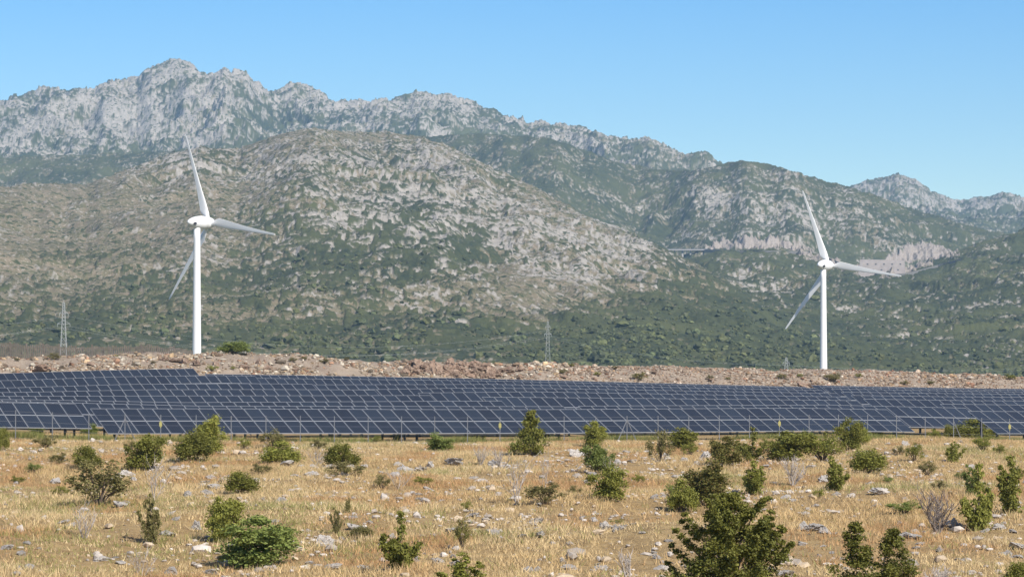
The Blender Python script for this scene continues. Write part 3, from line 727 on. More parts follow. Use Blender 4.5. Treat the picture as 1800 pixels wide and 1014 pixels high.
# front row: three stepped pieces, then one long run
v = V0; ua = u_at(-30, v)
u_1 = u_at(168, v+1.2); table_row(0, v+1.2, u_at(-150, v+1.2), u_1, YTA, 'A', 0.10)
for k in range(8):
    v = V0 + VOFF[k]
    if k == 0:
        table_row(0, v-0.9, u_1 + 0.15, u_at(1606, v), {x: y for x, y in list(YTB.items()) + [(-100, YTB[412])]}, 'B')
        continue
    uc_ = ucor(v)
    if k >= 1: table_row(k, v, u_at(-150, v), uc_ - 0.6, YTA, 'A')
    sh = 0.42*(VOFF[min(k+1, 7)] - VOFF[k])
    vb = v + (sh if k < 7 else 0); ub = ucor(vb)
    eB = u_at(endB[k], vb)
    if k == 1: vb = v; ub = uc_ + 0.5
    if eB - ub > 4: table_row(k, vb, ub + 0.5, eB, YTB, 'B')
    vc = v + (0.15 if k < 7 else 0)*(VOFF[min(k+1, 7)] - VOFF[k])
    table_row(k, vc, u_at(endB[k] + 14 + (16 if k == 1 else 0), vc), u_at(2000, vc), YTB, 'C', 0.22)
v = V0 - 4
table_row(0, v, u_at(1752, v), u_at(2000, v), YTB, 'C', 0.05)
print('tables', ntab)

# ------------------------------------------------------------------ fence in front of the panels, with its signs
fa = Vector((*xy_uv(u_at(-170, V0-6.5), V0-6.5), 0)); fdir = Vector((A_[0], A_[1], 0))
fr = empty('wire_fence', (fa.x, fa.y, zgf(fa.x, fa.y)))
setp(fr, 'thin grey wire fence with tall steel posts in front of the solar tables', 'fence')
fo = fr.location.copy(); FP = []
for i in range(46):
    p = fa + fdir*(2.27*i); z = zgf(p.x, p.y); 
    FP.append(Vector((p.x, p.y, z)))
mb = MB(); mb.box((-0.023, -0.023, -0.4), (0.023, 0.023, 1.80)); POST = mb.mesh('post', [M['galv']])
for p in FP: link('post', POST, fr, p - fo)
def px_of(p): return CX + F*p.x/p.y
for tpx in (192, 1123, 1660):
    p = min(FP, key=lambda q_: abs(px_of(q_)-tpx))
    for sg in ((-1, 1) if tpx < 1600 else (1,)):
        mb = MB(); mb.tube([p - fo + Vector((0,0,1.55)), p - fo + fdir*sg*0.75 + Vector((0,0,0.0))], 0.03, 5); mb.build('brace', M['galv'], fr)
for h in (0.15, 0.65, 1.15, 1.72):
    mb = MB(); mb.tube([p - fo + Vector((0,-0.045,h)) for p in FP], 0.006, 4); mb.build('wire', M['galv'], fr)
for tpx, wd in ((253, 'left of the middle, between bushes'), (851, 'left of the pointed juniper'), (1389, 'behind the thicket at right'), (1797, 'at the right edge of the photo')):
    p = min(FP, key=lambda q_: abs(px_of(q_)-tpx))
    mb = MB(); mb.box((-0.085, -0.075, 1.10), (0.085, -0.055, 1.36)); mb.box((-0.03, -0.054, 1.0), (0.03, -0.036, 1.44))
    o = mb.build('warning_sign', M['yellow'], None, False, p)
    setp(o, f'small yellow warning plate on a fence post, {wd}', 'sign', 'yellow plates on the wire fence')

# ------------------------------------------------------------------ slat fence on the bank at left
def crest_pt(px, back=1.0):
    yc_ = float(np.interp((px-CX)/F, S, YCR)) + back; x = (px-CX)/F*yc_; return Vector((x, yc_, zgf(x, yc_)))
c0 = crest_pt(-40, 3); sf = empty('slat_fence', c0)
setp(sf, 'long weathered slat fence along the top of the rubble bank at left', 'fence')
mb = MB(); rl = MB(); pp = MB(); last = None
pxs = np.arange(-40, 340, 3.6)
for i, px in enumerate(pxs):
    c = crest_pt(px, 1.2 + 0.012*max(px, 0)) - c0; h = np.interp(px, [0, 200, 340], [1.75, 1.15, 0.5]) + rnd.uniform(-0.06, 0.06); ln = rnd.uniform(-0.03, 0.03)
    mb.box((c.x-0.075, c.y-0.012, c.z-0.15), (c.x+0.075, c.y+0.012, c.z+h))
    if last is not None and i % 8 == 0:
        a_, ha = last; rl.tube([a_ + Vector((0,0.05,ha*0.8)), c + Vector((0,0.05,h*0.8))], 0.025, 4); rl.tube([a_ + Vector((0,0.05,ha*0.3)), c + Vector((0,0.05,h*0.3))], 0.025, 4)
    if i % 8 == 0:
        last = (c, h); q_ = MB(); q_.box((-0.09, 0.03, -0.3), (0.09, 0.21, h+0.16)); q_.build('post', M['slat'], sf, False, c)
mb.build('slats', M['slat'], sf); rl.build('rail', M['slat'], sf)

# ------------------------------------------------------------------ rubble on the bank (one mass) and its boulders
q = np.random.default_rng(5)
n = 70000
s_ = q.uniform(-0.19, 0.19, n); tt = q.uniform(-21, 5, n); ycx = np.interp(s_, S, YCR); yy = ycx + tt; xx = s_*yy
pxx = CX + F*s_
dens = 0.10 + 0.9*sstep(0.3, 0.75, to_u(fbm(xx, yy*1.5, 9, 4, 120))); dens = np.where(pxx > 960, 0.55 + 0.45*dens, dens); dens = np.where(tt > 1, dens*0.35, dens)
dens = dens*np.where((pxx > 560) & (pxx < 690), 0.6, 1.0)
k_ = q.uniform(0, 1, n) < dens; xx, yy, pxx, tt = xx[k_], yy[k_], pxx[k_], tt[k_]; n = len(xx)
sz = np.clip(np.exp(q.normal(-2.35, 0.5, n))*np.where(pxx > 980, 0.8, 1.0)*(0.7 + 0.7*to_u(fbm(xx, yy*1.5, 14, 2, 125))), 0.04, 0.45)
zz = zg(xx, yy)
pal = np.array([(0.31,0.255,0.21),(0.24,0.175,0.135),(0.43,0.39,0.35),(0.27,0.165,0.12),(0.34,0.25,0.17),(0.17,0.14,0.115)])
tint = pal[q.choice(6, n, p=[0.28,0.2,0.22,0.12,0.10,0.08])]*np.exp(q.normal(0, 0.25, (n,1)))
rt = (pxx > 1000)[:,None]; tint = np.where(rt, tint*np.array([0.90,0.84,0.76]), tint*np.array([0.95,0.93,0.84]))
me = scatter('rubble', i0v, i0f, np.stack([xx,yy,zz+sz*0.2],1), np.stack([sz*q.uniform(0.8,1.5,n), sz*q.uniform(0.8,1.3,n), sz*q.uniform(0.55,1,n)],1), q.uniform(0,6.28,n), tint, M['stones'], 0.16, q)
setp(link('rubble', me), 'broken pinkish grey rubble covering the bank', 'rubble', kind='stuff')

def rock_mesh(seed, flat=0.7, rough=0.55):
    r = np.random.default_rng(seed); v, f = ico(3)
    d = np.zeros(len(v))
    for _ in range(13):                                    # planar cuts give broken faces
        nrm = r.standard_normal(3); nrm /= np.linalg.norm(nrm); off = r.uniform(0.52, 0.85)
        h = v @ nrm; over = np.maximum(h - off, 0); v = v - over[:,None]*nrm
    a, b, c = r.uniform(0, 50, 3)
    nn = fbm(v[:,0]*1.0+a+v[:,2], v[:,1]+b-v[:,2]*0.7, 0.55, 4, seed % 40, 0.7)
    v = v*(1 + rough*0.25*nn)[:,None]; v[:,2] *= flat
    return mesh_np('rock', v, f, [M['lime']], None, False)
ROCKS = [rock_mesh(200+i, fl) for i, fl in enumerate((0.55, 0.7, 0.8, 0.5, 0.65, 0.9, 0.45, 0.75, 0.6, 1.0))]
RWORD = ['flat-topped', 'blocky', 'chunky', 'slab-like', 'angular', 'upright', 'low flat', 'rounded', 'wedge-shaped', 'pointed']
BOULD = [m_.copy() for m_ in ROCKS]
for m_ in BOULD: m_.materials.clear(); m_.materials.append(M['redrock'])
used_labels = {}
def unique(lab):
    k = used_labels.get(lab, 0); used_labels[lab] = k+1
    return lab, k
# boulder pile and single boulders on the bank: pixel column, pixel row, width in pixels
bl = []
for i in range(120):
    px = rnd.triangular(688, 945, 770); lo = np.interp(px, [690, 800, 940], [652, 660, 664]); hi = np.interp(px, [690, 740, 860, 940], [639, 635, 641, 650])
    bl.append((px, rnd.uniform(hi, lo), rnd.uniform(7, 16)))
bl += [(72,648,24),(95,650,12),(40,652,10),(290,630,15),(308,632,18),(325,636,12),(345,638,13),(160,640,12),(380,640,11),(430,645,12),(455,640,11),(472,648,13),(520,650,9),(1150,655,9),(1250,668,10),(1410,676,12),(1530,679,10),(1620,682,12),(1700,684,13),(990,662,10),(1045,664,9)]
bl.sort(key=lambda t: -t[2])
SEG = [(0, 'far left of the bank, under the slat fence'), (250, 'bank top beside the left turbine'), (400, 'bank right of the green bush'), (680, 'left end of the reddish pile'), (735, 'left half of the reddish pile'), (790, 'middle of the reddish pile'), (850, 'right half of the reddish pile'), (905, 'right end of the reddish pile'), (960, 'bank right of the reddish pile'), (1300, 'bank below the right turbine'), (1580, 'far right of the bank')]
HUE = ['reddish brown', 'pinkish', 'dusty red', 'tan', 'brownish']
for i, (px, py, wpx) in enumerate(bl):
    x, y, z = ground_at(px, py + wpx*0.25, 330, 470); rad = wpx/F*y*0.68
    j = rnd.randrange(10)
    o = link('boulder', BOULD[j], None, (x, y, z + rad*0.25), (rnd.uniform(-0.3,0.3), rnd.uniform(-0.3,0.3), rnd.uniform(0,6.28)), (rad*rnd.uniform(0.95,1.25), rad, rad*rnd.uniform(0.85,1.15)))
    seg = [t for a_, t in SEG if a_ <= px][-1]
    size = 'huge' if wpx > 20 else 'large' if wpx > 12.5 else 'medium' if wpx > 9 else 'small'
    lvl = 'low down' if py > np.interp(px, [0, 690, 940, 1800], [645, 650, 658, 680]) else 'high up'
    lab, dupk = unique(f'{size} {RWORD[j]} boulder, {lvl} at {seg}')
    setp(o, lab, 'boulder', 'reddish boulders on the rubble bank')

# ------------------------------------------------------------------ shrubs
def leaf_quads(C, N_, size, r, up=0.35, el=1.7):
    """leaf-shaped rhombi at C with random facing"""
    n = len(C); d = r.standard_normal((n,3)); d[:,2] = np.abs(d[:,2])*0.6 + up; d /= np.linalg.norm(d, axis=1)[:,None]
    t = r.standard_normal((n,3)); t -= (t*d).sum(1)[:,None]*d; t /= np.linalg.norm(t, axis=1)[:,None]; b = np.cross(d, t)
    s = size*np.exp(r.normal(0, 0.25, n))[:,None]
    V = np.stack([C - t*s*el*0.5, C + b*s*0.5 + d*s*0.12, C + t*s*el*0.5, C - b*s*0.5 + d*s*0.12], 1)
    Fc = np.arange(4*n).reshape(n, 4); return V.reshape(-1,3), Fc
def make_shrub(kind, seed):
    """unit shrub: height 1, width about 1 unless narrow; returns (foliage mesh data, stems)"""
    r = np.random.default_rng(seed); stems = []; cl = []
    if kind == 'round':        # dense evergreen mound
        for i in range(34):
            a = r.uniform(0, 6.28); rr = math.sqrt(r.uniform(0, 1))*0.40; z = 0.14 + (0.74*(1-(rr/0.46)**2))*r.uniform(0.25, 1.0)
            cl.append((rr*math.cos(a)*1.05, rr*math.sin(a)*1.05, z, r.uniform(0.08, 0.14)))
        nl, ls = 190, 0.036
    elif kind == 'open':       # loose multi-stemmed bush
        for i in range(20):
            a = r.uniform(0, 6.28); rr = r.uniform(0.08, 0.48); z = 0.18 + 0.72*r.uniform(0.1, 1)*(1-0.55*rr/0.48)
            cl.append((rr*math.cos(a), rr*math.sin(a), z, r.uniform(0.06, 0.12)))
        nl, ls = 120, 0.032
    elif kind == 'lobed':      # broad bush of separate lobes
        for L_ in range(6):
            a = r.uniform(0, 6.28); rr = r.uniform(0.05, 0.36); hz = r.uniform(0.5, 0.92)*(1-0.45*rr/0.36)
            for i in range(9):
                t = r.uniform(0.1, 1); cl.append((rr*math.cos(a)*(0.6+0.4*t)+r.normal(0,0.06), rr*math.sin(a)*(0.6+0.4*t)+r.normal(0,0.06), 0.08+hz*t, r.uniform(0.05,0.10)*(1.25-0.5*t)))
        nl, ls = 130, 0.034
    elif kind == 'upright':    # narrow leafy sprigs
        for L_ in range(6):
            a = r.uniform(0, 6.28); rr = r.uniform(0.10, 0.46) if L_ else 0.05; hz = r.uniform(0.4, 0.9) if L_ else 1.0
            for i in range(9):
                t = (i+0.8)/9; cl.append((rr*math.cos(a)*t**0.7+r.normal(0,0.03), rr*math.sin(a)*t**0.7+r.normal(0,0.03), 0.04+hz*t*0.93, 0.075*(1.1-0.6*t)*r.uniform(0.5,1.3)))
        nl, ls = 70, 0.040
    elif kind == 'cone':       # juniper: pointed, ragged
        for i in range(64):
            t = r.uniform(0, 1)**1.15; wr = 0.33*(1-t)**0.8 + 0.03; a = r.uniform(0, 6.28); rr = wr*r.uniform(0.25, 1.08)
            cl.append((rr*math.cos(a), rr*math.sin(a), 0.06 + 0.9*t, 0.035+0.055*(1-t)))
        nl, ls = 110, 0.034
    elif kind == 'spread':     # big ragged juniper with reaching boughs
        for i in range(190):
            t = r.uniform(0, 1)**1.25; wr = 0.50*(1-t)**0.62*(0.85+0.25*math.sin(i*1.7)); a = r.uniform(0, 6.28); rr = wr*math.sqrt(r.uniform(0.02, 1))
            cl.append((rr*math.cos(a), rr*math.sin(a), 0.02+0.88*t, 0.034+0.022*(1-t)))
        for L_ in range(34):
            a = r.uniform(0, 6.28); t0 = r.uniform(0.05, 0.8); wr = 0.42*(1-t0)**0.62
            for i in range(4): cl.append(((wr+0.04*i)*math.cos(a), (wr+0.04*i)*math.sin(a), 0.05+0.85*t0+0.05*i, 0.030-0.004*i))
        nl, ls = 120, 0.0165
    else:                       # twocone
        for cx_, hh in ((-0.24, 1.0), (0.22, 0.9)):
            for i in range(44):
                t = r.uniform(0, 1)**1.2; wr = 0.27*(1-t)**0.75 + 0.03; a = r.uniform(0, 6.28); rr = wr*r.uniform(0.2, 1.05)
                cl.append((cx_+rr*math.cos(a), rr*math.sin(a), 0.04+0.93*hh*t, 0.04+0.05*(1-t)))
        nl, ls = 130, 0.026
    P = []
    for (x, y, z, s) in cl:
        k = int(nl*r.uniform(0.7, 1.3)); d = r.standard_normal((k,3)); d /= np.linalg.norm(d, axis=1)[:,None]
        P.append(np.array([x,y,z]) + r.standard_normal((k,3))*s*np.array([0.78,0.78,0.66])*(1.12 if kind == 'round' else 0.9 if kind in ('lobed', 'open') else 0.85))
    P = np.concatenate(P); P = P[P[:,2] > 0.0]
    sc_ = 1/(np.percentile(np.abs(P[:,:2]), 97)*2); zc_ = 1/np.percentile(P[:,2], 99)
    if kind in ('upright',): sc_ = min(sc_, 1.6)
    P = P*np.array([sc_, sc_, zc_]); cl = [(x*sc_, y*sc_, z*zc_, s) for x, y, z, s in cl]
    V, Fc = leaf_quads(P, None, ls, r)
    mb = MB()
    pick = [cl[i] for i in r.permutation(len(cl))[:14 if kind in ('open','upright') else 9]]
    for (x, y, z, s) in pick:
        m1 = (x*0.45+r.normal(0,0.02), y*0.45+r.normal(0,0.02), z*0.5); mb.tube([(x*0.06, y*0.06, -0.06), m1, (x, y, z)], [0.017, 0.012, 0.005], 5)
    if kind == 'cone': mb.tube([(0,0,-0.05),(0.01,0,0.5),(0,0,0.95)], [0.03,0.018,0.005], 6)
    return V, Fc, mb
KINDS = {}
for kd, ns in (('round', 4), ('open', 3), ('lobed', 4), ('upright', 4), ('cone', 3), ('twocone', 1), ('spread', 1)):
    KINDS[kd] = []
    for s in range(ns):
        V, Fc, mb = make_shrub(kd, 900 + 17*s + len(kd)*101)
        KINDS[kd].append((V, Fc, mb))
_mc = {}
def foliage_mesh(kd, i, leaf):
    k = (kd, i, leaf)
    if k not in _mc: V, Fc, mb = KINDS[kd][i]; _mc[k] = mesh_np('foliage', V, Fc, [M[leaf]])
    return _mc[k]
def stem_mesh(kd, i):
    k = (kd, i, 's')
    if k not in _mc: _mc[k] = KINDS[kd][i][2].mesh('stems', [M['bark']])
    return _mc[k]
kcount = {}
def shrub(name, px, py, wpx, hpx, kd, leaf, label, cat='bush', group='bushes in the dry field', D=None):
    if D is None: x, y, z = ground_at(px, py)
    else: y = D; x = (px-CX)/F*D; z = zgf(x, y)
    i = kcount.get(kd, 0) % len(KINDS[kd]); kcount[kd] = kcount.get(kd, 0) + 1
    wf = 1.0
    sx = wpx/F*y/wf; sz = hpx/F*y
    root = empty(name, (x, y, z - 0.02*sz)); root.rotation_euler = (0, 0, rnd.uniform(0, 6.28) if kd != 'twocone' else 0); root.scale = (sx, sx, sz)
    setp(root, label, cat, group)
    link('foliage', foliage_mesh(kd, i, leaf), root); link('stems', stem_mesh(kd, i), root)
    return root
B = [
 ('bush', 3, 792, 30, 38, 'round', 'leaf_mid', 'green bush cut by the left edge of the photo, near the fence'),
 ('bush', 150, 822, 50, 38, 'round', 'leaf_dark', 'dark dense bush right behind the olive multi-stemmed bush at left'),
 ('bush', 174, 887, 112, 78, 'open', 'leaf_olive', 'wide olive bush with many bare stems showing, at left'),
 ('bush', 258, 826, 62, 60, 'lobed', 'leaf_mid', 'yellowish green bush below the leftmost yellow fence plate'),
 ('bush', 345, 812, 60, 52, 'round', 'leaf_dark', 'dark rounded bush in front of a taller lighter bush, left of middle'),
 ('bush', 378, 797, 60, 62, 'lobed', 'leaf_mid', 'tall ragged green bush overlapping the front solar row at left'),
 ('bush', 480, 788, 46, 34, 'open', 'leaf_olive', 'loose olive bush standing behind a dark mound and white stones'),
 ('bush', 495, 815, 62, 38, 'round', 'leaf_mid', 'green mound behind a chain of white stones'),
 ('bush', 422, 868, 58, 38, 'round', 'leaf_dark', 'dark round bush alone on stony grass, left of middle'),
 ('bush', 457, 836, 38, 20, 'open', 'leaf_olive', 'low olive bush between two dark mounds'),
 ('bush', 600, 821, 54, 40, 'round', 'leaf_dark', 'very dark bush at the right end of the white stone chain'),
 ('bush', 607, 837, 58, 26, 'open', 'leaf_olive', 'low yellowish olive bush in front of the very dark bush'),
 ('bush', 772, 795, 46, 32, 'lobed', 'leaf_bright', 'fresh green bush close to the fence, left of the yellow plate'),
 ('juniper', 934, 800, 52, 78, 'cone', 'leaf_dark', 'pointed dark juniper overlapping the front solar row, in the middle'),
 ('bush', 958, 775, 34, 30, 'open', 'leaf_olive', 'loose olive bush just right of the pointed juniper'),
 ('bush', 1041, 786, 42, 44, 'lobed', 'leaf_mid', 'green bush touching the fence, right of the pointed juniper'),
 ('bush', 1075, 770, 26, 26, 'round', 'leaf_dark', 'small dark bush at the fence, right of a greener one'),
 ('bush', 1050, 832, 52, 50, 'lobed', 'leaf_bright', 'yellow green bush below the fence, right of pale stones'),
 ('bush', 1072, 880, 66, 60, 'lobed', 'leaf_mid', 'rounded green bush with a sunlit right side, right of middle'),
 ('bush', 958, 885, 66, 38, 'open', 'leaf_olive', 'thin olive bush right of the bare grey stems, in the middle'),
 ('bush', 1160, 812, 40, 56, 'open', 'leaf_olive', 'loose bush with a pale stone in its top, right of middle'),
 ('bush', 1192, 788, 66, 34, 'lobed', 'leaf_mid', 'wide green bush along the fence, right of middle'),
 ('bush', 1275, 818, 56, 50, 'lobed', 'leaf_red', 'green bush with reddish tips at the left of the thicket'),
 ('bush', 1322, 812, 50, 58, 'upright', 'leaf_dark', 'narrow dark bush at the left of the big thicket'),
 ('bush', 1366, 770, 36, 36, 'round', 'leaf_dark', 'dark bush standing up against the solar panels behind the thicket'),
 ('bush', 1386, 810, 86, 50, 'lobed', 'leaf_mid', 'broad sunlit green bush in the middle of the thicket'),
 ('bush', 1446, 810, 80, 50, 'open', 'leaf_mid', 'broad green bush in the right half of the thicket'),
 ('bush', 1489, 792, 48, 54, 'lobed', 'leaf_dark', 'tall dark bush at the right of the thicket, against the panels'),
 ('bush', 1517, 780, 32, 26, 'round', 'leaf_mid', 'small green bush right behind the thicket'),
 ('bush', 1541, 772, 26, 18, 'round', 'leaf_dark', 'small dark bush at the fence, right of the thicket'),
 ('bush', 1525, 833, 62, 42, 'round', 'leaf_mid', 'compact green mound standing alone on grass, right of the thicket'),
 ('bush', 1198, 900, 48, 56, 'round', 'leaf_mid', 'bright green bush left of the reddish one and above the big dark bush'),
 ('bush', 1240, 888, 86, 74, 'lobed', 'leaf_red', 'ragged bush with reddish leaves above the big dark bush'),
 ('juniper', 1282, 1040, 188, 168, 'spread', 'leaf_dark', 'biggest darkest bush, spreading at the bottom right of middle'),
 ('bush', 1325, 870, 62, 58, 'upright', 'leaf_mid', 'ragged green bush rising behind the biggest bush'),
 ('bush', 1462, 862, 58, 58, 'upright', 'leaf_mid', 'sparse leafy sprigs left of the compact green mound'),
 ('bush', 1606, 810, 34, 32, 'open', 'leaf_mid', 'small loose bush on bare grass right of the compact mound'),
 ('bush', 1629, 835, 34, 26, 'open', 'leaf_olive', 'small greyish olive bush on open grass at right'),
 ('bush', 1674, 812, 36, 36, 'upright', 'leaf_mid', 'small two-sprig bush on open grass at right'),
 ('bush', 1666, 771, 22, 24, 'round', 'leaf_dark', 'tiny dark bush at the fence at right'),
 ('bush', 1727, 792, 36, 30, 'open', 'leaf_mid', 'small green bush near the fence at far right'),
 ('bush', 1640, 772, 24, 18, 'open', 'leaf_mid', 'tiny green bush below the braced fence post'),
 ('bush', 1765, 762, 26, 22, 'open', 'leaf_olive', 'tiny olive bush at the fence close to the right edge'),
 ('bush', 1718, 932, 76, 112, 'upright', 'leaf_mid', 'tall leafy bush right of the bare dead shrub'),
 ('bush', 1776, 902, 70, 98, 'upright', 'leaf_mid', 'tall leafy bush at the right edge, right of another tall one'),
 ('bush', 1704, 872, 36, 54, 'upright', 'leaf_bright', 'narrow lighter sprig behind the tall leafy bushes at right'),
 ('bush', 1591, 902, 56, 24, 'open', 'leaf_bright', 'low fresh green bush left of the bare dead shrub'),
 ('juniper', 1538, 1030, 116, 106, 'twocone', 'leaf_dark', 'twin-topped dark bush at the bottom right'),
 ('bush', 1792, 1030, 56, 40, 'round', 'leaf_mid', 'bush cut by the bottom right corner'),
 ('bush', 1790, 842, 26, 24, 'open', 'leaf_mid', 'small bush at the right edge above the tall leafy bush'),
 ('bush', 446, 997, 140, 86, 'lobed', 'leaf_bright', 'largest fresh green bush at the bottom left'),
 ('bush', 392, 950, 70, 74, 'lobed', 'leaf_mid', 'green bush directly behind the largest fresh green bush'),
 ('bush', 268, 957, 40, 88, 'upright', 'leaf_olive', 'narrow upright bush with bare twigs above it, at left'),
 ('bush', 705, 1000, 76, 98, 'upright', 'leaf_mid', 'upright leafy bush at the bottom, left of middle'),
 ('bush', 816, 1036, 84, 64, 'upright', 'leaf_mid', 'leafy bush cut by the bottom edge in the middle'),
 ('bush', 590, 937, 20, 44, 'upright', 'leaf_olive', 'thin olive sprig right of the largest fresh green bush'),
 ('bush', 613, 902, 16, 26, 'upright', 'leaf_olive', 'tiny thin sprig above and right of another thin sprig'),
 ('bush', 812, 962, 30, 52, 'open', 'leaf_red', 'sparse reddish sprig right of the upright leafy bush'),
 ('bush', 821, 898, 18, 18, 'open', 'leaf_mid', 'tiny green bush left of the bare grey stems'),
 ('bush', 637, 946, 38, 20, 'round', 'leaf_olive', 'low olive tuft beside pale stones, left of the upright leafy bush'),
 ('bush', 740, 853, 36, 15, 'open', 'leaf_mid', 'low green tuft below a cluster of pale rocks'),
 ('bush', 672, 857, 28, 24, 'open', 'leaf_olive', 'small brownish olive tuft left of the pale rock cluster'),
 ('bush', 82, 788, 40, 24, 'open', 'leaf_olive', 'loose olive bush near the fence at far left'),
 ('bush', 105, 817, 34, 22, 'open', 'leaf_olive', 'dull olive tuft left of the dark dense bush at left'),
 ('bush', 106, 871, 32, 16, 'open', 'leaf_mid', 'low green tuft left of the wide olive bush'),
 ('bush', 62, 765, 26, 20, 'lobed', 'leaf_bright', 'bright green weed clump at the fence at far left'),
 ('bush', 158, 766, 34, 20, 'lobed', 'leaf_bright', 'bright green weed clump at the fence under the stepped panels'),
 ('bush', 1085, 922, 26, 10, 'open', 'leaf_mid', 'flat green tuft on top of a pale rock, right of middle'),
 ('bush', 1450, 790, 26, 30, 'upright', 'leaf_dark', 'narrow dark bush between the broad bushes of the thicket'),
]
# placed in the gap behind the fence: keep near the fence line
for nm, px, py, w_, h_, kd, lf, lab in B: shrub(nm, px, py, w_, h_, kd, lf, lab, 'juniper' if nm == 'juniper' else 'bush', 'junipers in the dry field' if nm == 'juniper' else 'bushes in the dry field')
vg = V0 + 5
shrub('bush', 1712, 752, 76, 34, 'round', 'leaf_dark', 'dark bush under the gap between solar tables at far right', D=float(xy_uv(u_at(1716, vg), vg)[1]))
AIRY = [(1215,800,30,22),(1300,800,26,22),(1420,780,28,24),(1345,795,28,24),(1580,800,22,16),(1690,845,26,18),(1755,800,22,20),(1650,860,24,16),(1560,850,20,14),(1120,850,24,16),(1010,870,22,16),(905,790,20,16),(660,780,24,16),(560,790,26,18),(700,775,22,16),(430,790,24,18),(230,790,22,16),(60,830,30,18),(30,850,26,14),(840,775,22,14),(1180,870,26,20),(1440,875,22,16)]
for i, (px, py, w_, h_) in enumerate(AIRY):
    bx, by, bl_, bh = min(((b[1], b[2], b[7], b[4]) for b in B), key=lambda t: (t[0]-px)**2 + ((t[1]-t[3]*0.2-py)*1.5)**2)
    rel = ('left of' if px < bx else 'right of') if abs(px-bx) > abs(py-by) else ('below' if py > by else 'behind')
    lf = ('mid', 'olive', 'bright')[i % 3]; wd = {'mid': 'green', 'olive': 'olive', 'bright': 'light green'}[lf]
    shrub('bush', px, py, w_, h_, 'open', 'leaf_' + lf, f"small airy {wd} bush {rel} the {' '.join(bl_.split(',')[0].split()[:8])}")
shrub('bush', 412, 624, 52, 20, 'round', 'leaf_bright', 'round bright green bush on the bank crest right of the left turbine', 'bush', 'bushes on the rubble bank', D=float(np.interp((412-CX)/F, S, YCR))+2)
TUFT = [(95,633,30,'olive'),(118,620,14,'mid'),(205,628,10,'mid'),(270,640,12,'olive'),(372,652,26,'mid'),(410,650,14,'mid'),(515,636,20,'olive'),(535,634,18,'olive'),(570,640,22,'olive'),(610,634,14,'olive'),(990,657,22,'olive'),(1005,645,16,'mid'),(1050,660,16,'mid'),(1080,650,14,'olive'),(1125,668,34,'olive'),(1248,667,18,'olive'),(1280,668,14,'olive'),(1372,667,22,'olive'),(1406,663,16,'mid'),(1465,671,40,'olive'),(1510,664,16,'mid'),(1590,676,18,'olive'),(1635,676,20,'olive'),(1775,668,26,'mid'),(30,636,14,'olive'),(160,622,26,'olive')]
for i, (px, py, wd, lf) in enumerate(TUFT):
    x, y, z = ground_at(px, py, 330, 480)
    side = 'below the slat fence' if px < 250 else 'near the left turbine foot' if px < 460 else 'between bush and boulder pile' if px < 680 else 'right of the boulder pile' if px < 1200 else 'below the right turbine' if px < 1540 else 'at the far right'
    ri = sum(1 for t in TUFT if (t[0] < px) and ((t[0] < 250) == (px < 250)) and (250 <= t[0] < 460) == (250 <= px < 460) and (460 <= t[0] < 680) == (460 <= px < 680) and (680 <= t[0] < 1200) == (680 <= px < 1200) and (1200 <= t[0] < 1540) == (1200 <= px < 1540) and (t[0] >= 1540) == (px >= 1540))
    shrub('weed_tuft', px, py, wd*0.8, wd*0.42, 'open', 'leaf_' + lf, f"{'green' if lf == 'mid' else 'yellowish'} weed tuft on the bank {side}, {ordw(ri)} from left there", 'weed', 'weed tufts on the rubble bank', D=y)

# bare shrubs
def dead_shrub(px, py, wpx, hpx, nst, label, mt, seed, spread=1.0, thick=0.02):
    x, y, z = ground_at(px, py); r = random.Random(seed); Hh = hpx/F*y; W = wpx/F*y*0.5
    root = empty('dead_shrub', (x, y, z-0.02)); setp(root, label, 'dead shrub', 'bare dead shrubs in the dry field')
    def grow(mb, p, d, ln, rad, lev):
        k = 4; pts = [p.copy()]; q_ = p.copy(); dd = d.copy()
        for i in range(k):
            dd = (dd + Vector((r.gauss(0,0.14), r.gauss(0,0.14), r.gauss(0.05,0.08)))).normalized(); q_ = q_ + dd*ln/k; pts.append(q_.copy())
        mb.tube(pts, [rad*(1-0.75*i/k) for i in range(k+1)], 5)
        if lev > 0:
            for i in range(1, k+1):
                for _ in range(2 if lev > 1 else 1):
                    a = r.uniform(0, 6.28); nd_ = (dd + Vector((math.cos(a)*0.8, math.sin(a)*0.8, 0.25))).normalized(); grow(mb, pts[i], nd_, ln*r.uniform(0.35, 0.55), rad*0.55, lev-1)
    for s in range(nst):
        a = 2*math.pi*s/nst + r.uniform(-0.4, 0.4); t = r.uniform(0.15, 1.0)*spread
        d = Vector((math.cos(a)*t*W/Hh, math.sin(a)*t*W/Hh, 0.9)).normalized(); mb = MB()
        grow(mb, Vector((math.cos(a)*0.04, math.sin(a)*0.04, 0)), d, Hh*r.uniform(0.6, 0.85), thick*r.uniform(0.8, 1.3), 2)
        mb.build('branch', mt, root)
